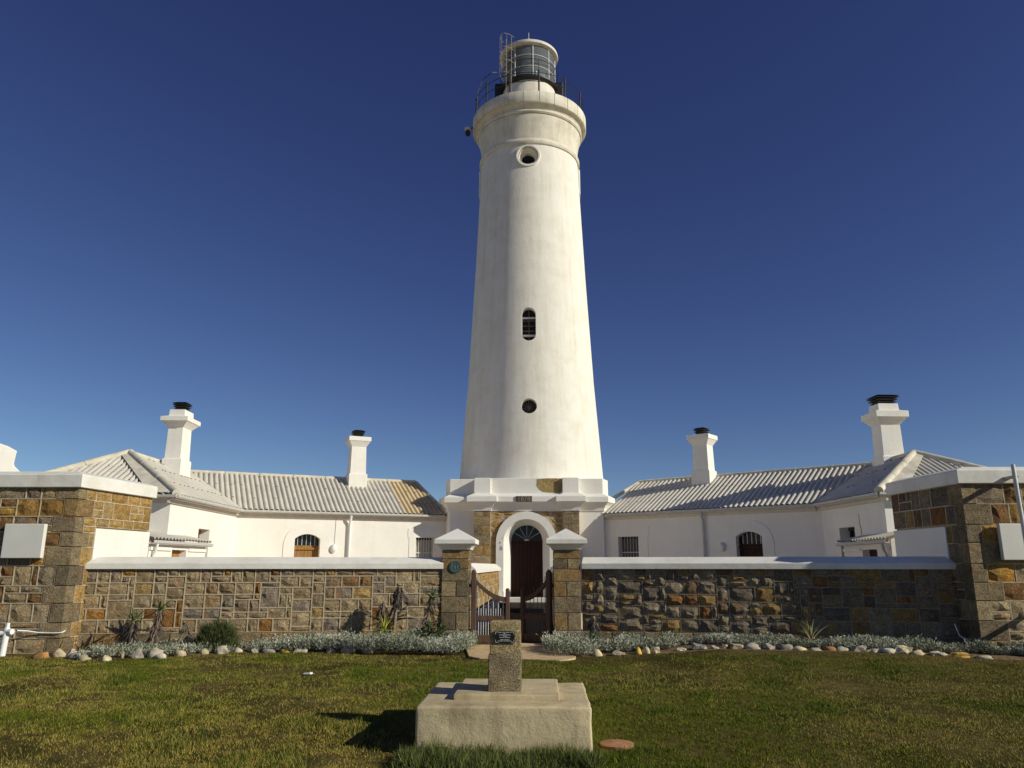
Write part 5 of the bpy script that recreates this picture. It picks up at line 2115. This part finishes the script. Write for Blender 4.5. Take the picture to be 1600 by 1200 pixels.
GREEN, DKGREEN, YELLOW = (0.13, 0.17, 0.06), (0.055, 0.075, 0.035), (0.42, 0.40, 0.06)
# the three trunks near the left pier (from the pier outwards)
tree_aloe(-1.83, 15.75, [(0, 0, 0), (0.06, 0, 0.25), (0.14, 0.02, 0.55), (0.19, 0.03, 0.80), (0.23, 0.03, 0.97)], 'leaning bare-stemmed aloe with a drooping crown nearest the left gate pier', 16, 0.36, (0.09, 0.115, 0.05), 21, (0.3, 1), 0.026, 160)
tree_aloe(-2.36, 15.7, [(0, 0, 0), (0.02, 0, 0.4), (0.05, 0, 0.8), (0.075, 0, 1.05), (0.09, 0, 1.2)], 'tallest dry aloe stem with a dead dark head by the left gate pier', 0, 0.2, DKGREEN, 22, (0.72, 1), 0.028, 220, (0.07, 0.055, 0.05))
tree_aloe(-2.62, 15.7, [(0, 0, 0), (0.01, 0, 0.3), (0.03, 0, 0.62), (0.06, 0, 0.9)], 'shorter dry aloe stem with dead leaves left of the tallest stem', 0, 0.2, DKGREEN, 23, (0.6, 1), 0.026, 160, (0.13, 0.10, 0.08))
T = thing('yellow_aloe', 'bright yellow-green spiky aloe among silver plants near the left gate pier', 'plant', (-2.42, 15.25, 0.2))
rosette(T, (-2.42, 15.15, 0.40), 20, 0.36, YELLOW, 5, (-20, 80), 1.0)
# aloes at the left end
tree_aloe(-7.15, 14.7, [(0, 0, 0), (0.03, -0.02, 0.2), (0.06, -0.03, 0.42), (0.07, -0.03, 0.6)], 'short aloe with green crown and dark dry skirt at the far left of the bed', 18, 0.32, (0.11, 0.14, 0.05), 31, (0.0, 1), 0.04, 260, (0.06, 0.05, 0.045))
tree_aloe(-6.85, 14.85, [(0, 0, 0), (0.04, 0.05, 0.3), (0.10, 0.08, 0.58), (0.13, 0.08, 0.78)], 'taller aloe with dry hanging skirt second from the left end of the bed', 18, 0.34, (0.11, 0.14, 0.05), 32, (0.3, 1), 0.04, 220, (0.13, 0.10, 0.08))
tree_aloe(-6.35, 14.85, [(0, 0, 0), (0.08, 0, 0.2), (0.17, 0, 0.42), (0.23, 0.02, 0.55)], 'thin bent dead aloe stem leaning right in the left bed', 0, 0.2, DKGREEN, 33, (0.7, 1), 0.02, 60)
T = thing('red_aloe', 'clump of low reddish brown spiky aloes at the left end of the bed', 'plant', (-7.75, 14.25, 0))
for k, (dx, dy, n) in enumerate(((-0.45, 0.0, 9), (-0.1, 0.1, 10), (0.25, 0.15, 9), (0.5, 0.1, 8))):
    rosette(T, (-7.75 + dx, 14.25 + dy, 0.05), n, 0.34, (0.20, 0.105, 0.05), 60 + k, (12, 70), 0.9, (0.22, 0.20, 0.06))
# right bed
tree_aloe(1.62, 15.9, [(0, 0, 0), (0.0, 0, 0.2), (0.0, 0, 0.42), (-0.01, 0, 0.62)], 'dark aloe with a black dry head beside the right gate pier', 0, 0.2, DKGREEN, 41, (0.3, 1), 0.04, 260, (0.06, 0.055, 0.05))
T = thing('dark_aloe', 'dark low aloe rosette at the foot of the dry aloe right of the gate', 'plant', (1.60, 15.55, 0.1))
rosette(T, (1.60, 15.55, 0.2), 16, 0.28, (0.06, 0.075, 0.04), 8, (0, 75))
T = thing('small_aloe', 'small dark aloe rosette against the wall plinth right of the gate', 'plant', (2.02, 15.85, 0.1))
rosette(T, (2.02, 15.85, 0.24), 13, 0.20, (0.055, 0.075, 0.035), 9, (0, 75))
T = thing('green_aloe', 'large pale green aloe in front of the shaded right wall', 'plant', (5.60, 15.15, 0.1))
rosette(T, (5.60, 15.15, 0.22), 20, 0.48, (0.17, 0.20, 0.09), 10, (8, 82), 0.75, (0.32, 0.17, 0.10))


def bush(x, y, rx, rz, n, label, tint, seed, ln, wd, name='bush', up=0.5):
    g = np.random.default_rng(seed)
    z0 = float(hgt(x, y))
    T = thing(name, label, 'plant', (x, y, z0))
    a, e = g.uniform(0, 2 * np.pi, n), np.arcsin(g.uniform(0.0, 1, n))
    rad = g.uniform(0.15, 1, n) ** 0.5
    b = np.stack([x + rx * rad * np.cos(a) * np.cos(e), y + rx * 0.7 * rad * np.sin(a) * np.cos(e), z0 + 0.03 + rz * rad * np.sin(e) * (0.8 + 0.4 * vnoise(np.cos(a) * 2, e, 2.0))], 1)
    d = np.stack([np.cos(a) * 0.8, np.sin(a) * 0.8, np.full(n, up)], 1) + g.normal(0, 0.35, (n, 3))
    d /= np.linalg.norm(d, axis=1)[:, None]
    v, f = leaf_quads(b, d, g.uniform(*ln, n), g.uniform(*wd, n), g.normal(0, 1, (n, 3)))
    v -= np.array([x, y, z0])
    me = np_mesh('foliage', v, f, M['plant'])
    set_tint(me, np.array(tint) * g.uniform(0.5, 1.5, (n, 1)), 4)
    o = bpy.data.objects.new('foliage', me)
    COL.objects.link(o)
    o.parent = T
    ORG[o.name] = (x, y, z0)
    r = random.Random(seed)
    for k in range(5):
        m = MB()
        aa = r.uniform(0, 6.28)
        m.tube([(x, y, z0), (x + rx * 0.3 * math.cos(aa), y + rx * 0.2 * math.sin(aa), z0 + rz * 0.45), (x + rx * 0.6 * math.cos(aa), y + rx * 0.4 * math.sin(aa), z0 + rz * 0.8)], [0.012, 0.009, 0.004], 6)
        m.build('stem', M['rust'], T)


bush(-5.62, 15.05, 0.40, 0.50, 9000, 'dark green fine-leaved bush against the left wall', (0.085, 0.10, 0.035), 70, (0.06, 0.16), (0.005, 0.010), 'bush', 1.3)
bush(-1.50, 15.35, 0.30, 0.58, 700, 'dark glossy leaved shrub at the foot of the left gate pier', (0.055, 0.085, 0.03), 71, (0.05, 0.09), (0.03, 0.05), 'shrub', 0.4)

# ------------------------------------------------------------------ grass
def blades(name, x, y, z, length, width, tint, seed, lean=0.6, label=None):
    g = np.random.default_rng(seed)
    n = len(x)
    a = g.uniform(0, 2 * np.pi, n)
    ln = g.uniform(0.15, lean, n)
    b = g.uniform(0, 2 * np.pi, n)
    base = np.stack([x, y, z], 1)
    sd_ = np.stack([np.cos(b), np.sin(b), np.zeros(n)], 1) * (width / 2)[:, None]
    tip = base + np.stack([np.cos(a) * np.sin(ln), np.sin(a) * np.sin(ln), np.cos(ln)], 1) * length[:, None]
    v = np.stack([base - sd_, base + sd_, tip], 1).reshape(-1, 3)
    f = np.arange(n * 3).reshape(n, 3)
    me = np_mesh(name, v, f, M['grass'])
    set_tint(me, tint, 3)
    o = bpy.data.objects.new(name, me)
    COL.objects.link(o)
    return tag(o, label, 'grass', kind='stuff')


def lawn_grass():
    g = np.random.default_rng(11)
    N = 1300000
    # denser near the camera
    y = 5.2 * (15.3 / 5.2) ** g.random(N)
    hw = 0.72 * y + 0.8
    x = g.uniform(-1, 1, N) * hw + 0.66 - 0.042 * y
    keep = ~((x > -0.56) & (x < 1.09) & (y > 7.48) & (y < 9.04))
    keep &= ((x - 1.33) / 0.17) ** 2 + ((y - 7.9) / 0.17) ** 2 > 1
    lf = np.interp(x, [-10, -8.4, -6.9, -6.0, -5.0, -3.2, -2.6, -0.9], [14.3, 13.9, 13.85, 14.25, 14.85, 14.95, 14.75, 14.6])
    rf = np.interp(x, [0.9, 1.3, 1.7, 3.0, 5.0, 6.5, 8.3, 11], [14.3, 13.9, 14.45, 14.6, 14.4, 14.1, 13.9, 14.1])
    keep &= np.where(x < -0.8, y < lf + 0.05, np.where(x > 0.9, y < rf + 0.05, y < 14.0))
    # path end
    keep &= ~((np.abs(x - 1.4) < 1.1) & (y > 13.8) & (x < 1.2))
    # worn patches
    p = 0.55 * vnoise(x, y, 0.9) + 0.3 * vnoise(x, y, 2.7) + 0.15 * vnoise(x, y, 8.0)
    worn = np.clip((p - 0.55) * 6, 0, 0.85)
    strip = np.clip((y - (rf - 0.9)) / 0.7, 0, 1) * (x > 1.2) * 0.75
    strip += np.clip((y - (lf - 0.45)) / 0.4, 0, 1) * (x < -0.8) * 0.5
    bare = np.exp(-(((x + 0.75) / 0.28) ** 2 + ((y - 8.4) / 0.9) ** 2)) * 0.9
    bare += np.exp(-(((x + 0.6) / 1.3) ** 2 + ((y - 6.35) / 0.22) ** 2)) * 0.45
    keep &= g.random(N) > np.clip(worn + strip * 0.9 + bare, 0, 0.97)
    clump = 0.55 * vnoise(x, y, 10.0) + 0.45 * vnoise(x, y, 23.0)
    keep &= g.random(N) < 0.2 + 1.35 * clump
    x, y, p, strip, clump = x[keep], y[keep], p[keep], strip[keep], clump[keep]
    n = len(x)
    z = hgt(x, y) + 0.02 * (vnoise(x, y, 1.1) + 0.6 * vnoise(x, y, 3.3) - 0.8) - 0.004
    q = vnoise(x, y, 0.45)
    lush = np.clip((0.6 * vnoise(x, y, 1.6) + 0.4 * vnoise(x, y, 4.5) - 0.54 - 0.05 * (x > 1)) * 6, 0, 1)
    L = g.uniform(0.018, 0.042, n) * (0.8 + 0.9 * lush) * (0.4 + 1.2 * clump)
    Wd = g.uniform(0.0035, 0.006, n) * (0.75 + 0.05 * y)
    green = np.array([0.128, 0.158, 0.010])
    dry = np.array([0.36, 0.285, 0.065])
    deep = np.array([0.055, 0.095, 0.010])
    brown = np.array([0.24, 0.145, 0.06])
    md = np.clip(0.30 + 2.8 * (p - 0.46) + 0.7 * (q - 0.5) + strip * 0.35, 0.05, 0.92)
    r = g.random(n)
    t = np.where((r < md)[:, None], dry, green)
    t = np.where((r > 1 - 0.55 * lush)[:, None], deep, t)
    t = np.where((g.random(n) < strip * 0.6)[:, None], brown, t)
    t = t * g.uniform(0.65, 1.3, (n, 1))
    blades('lawn_grass', x, y, z, L, Wd, t, 12, 1.15, 'short patchy green and straw coloured grass over the whole lawn')


lawn_grass()


def tall_grass():
    g = np.random.default_rng(14)
    n = 15000
    x = g.uniform(-0.66, 1.12, n)
    y = 7.47 - g.beta(1.2, 2.0, n) * 0.62
    k = (vnoise(x, y, 4.0) + g.uniform(-0.3, 0.3, n) > 0.22) & ((y > 7.0) | (g.random(n) < 0.6))
    x, y = x[k], y[k]
    n = len(x)
    L = g.uniform(0.05, 0.14, n) * (0.45 + 1.0 * vnoise(x, y, 5.0) ** 1.3) * np.interp(y, [6.8, 7.1, 7.47], [0.5, 0.9, 1.1])
    t = np.array([0.10, 0.125, 0.03]) * g.uniform(0.35, 1.7, (n, 1))
    t = np.where((g.random(n) < 0.08)[:, None], np.array([0.30, 0.25, 0.12]), t)
    blades('tall_grass', x, y, hgt(x, y) - 0.01, L * 1.5, g.uniform(0.006, 0.014, n), t, 15, 0.95, 'strip of long dark green grass along the front of the monument base')


tall_grass()
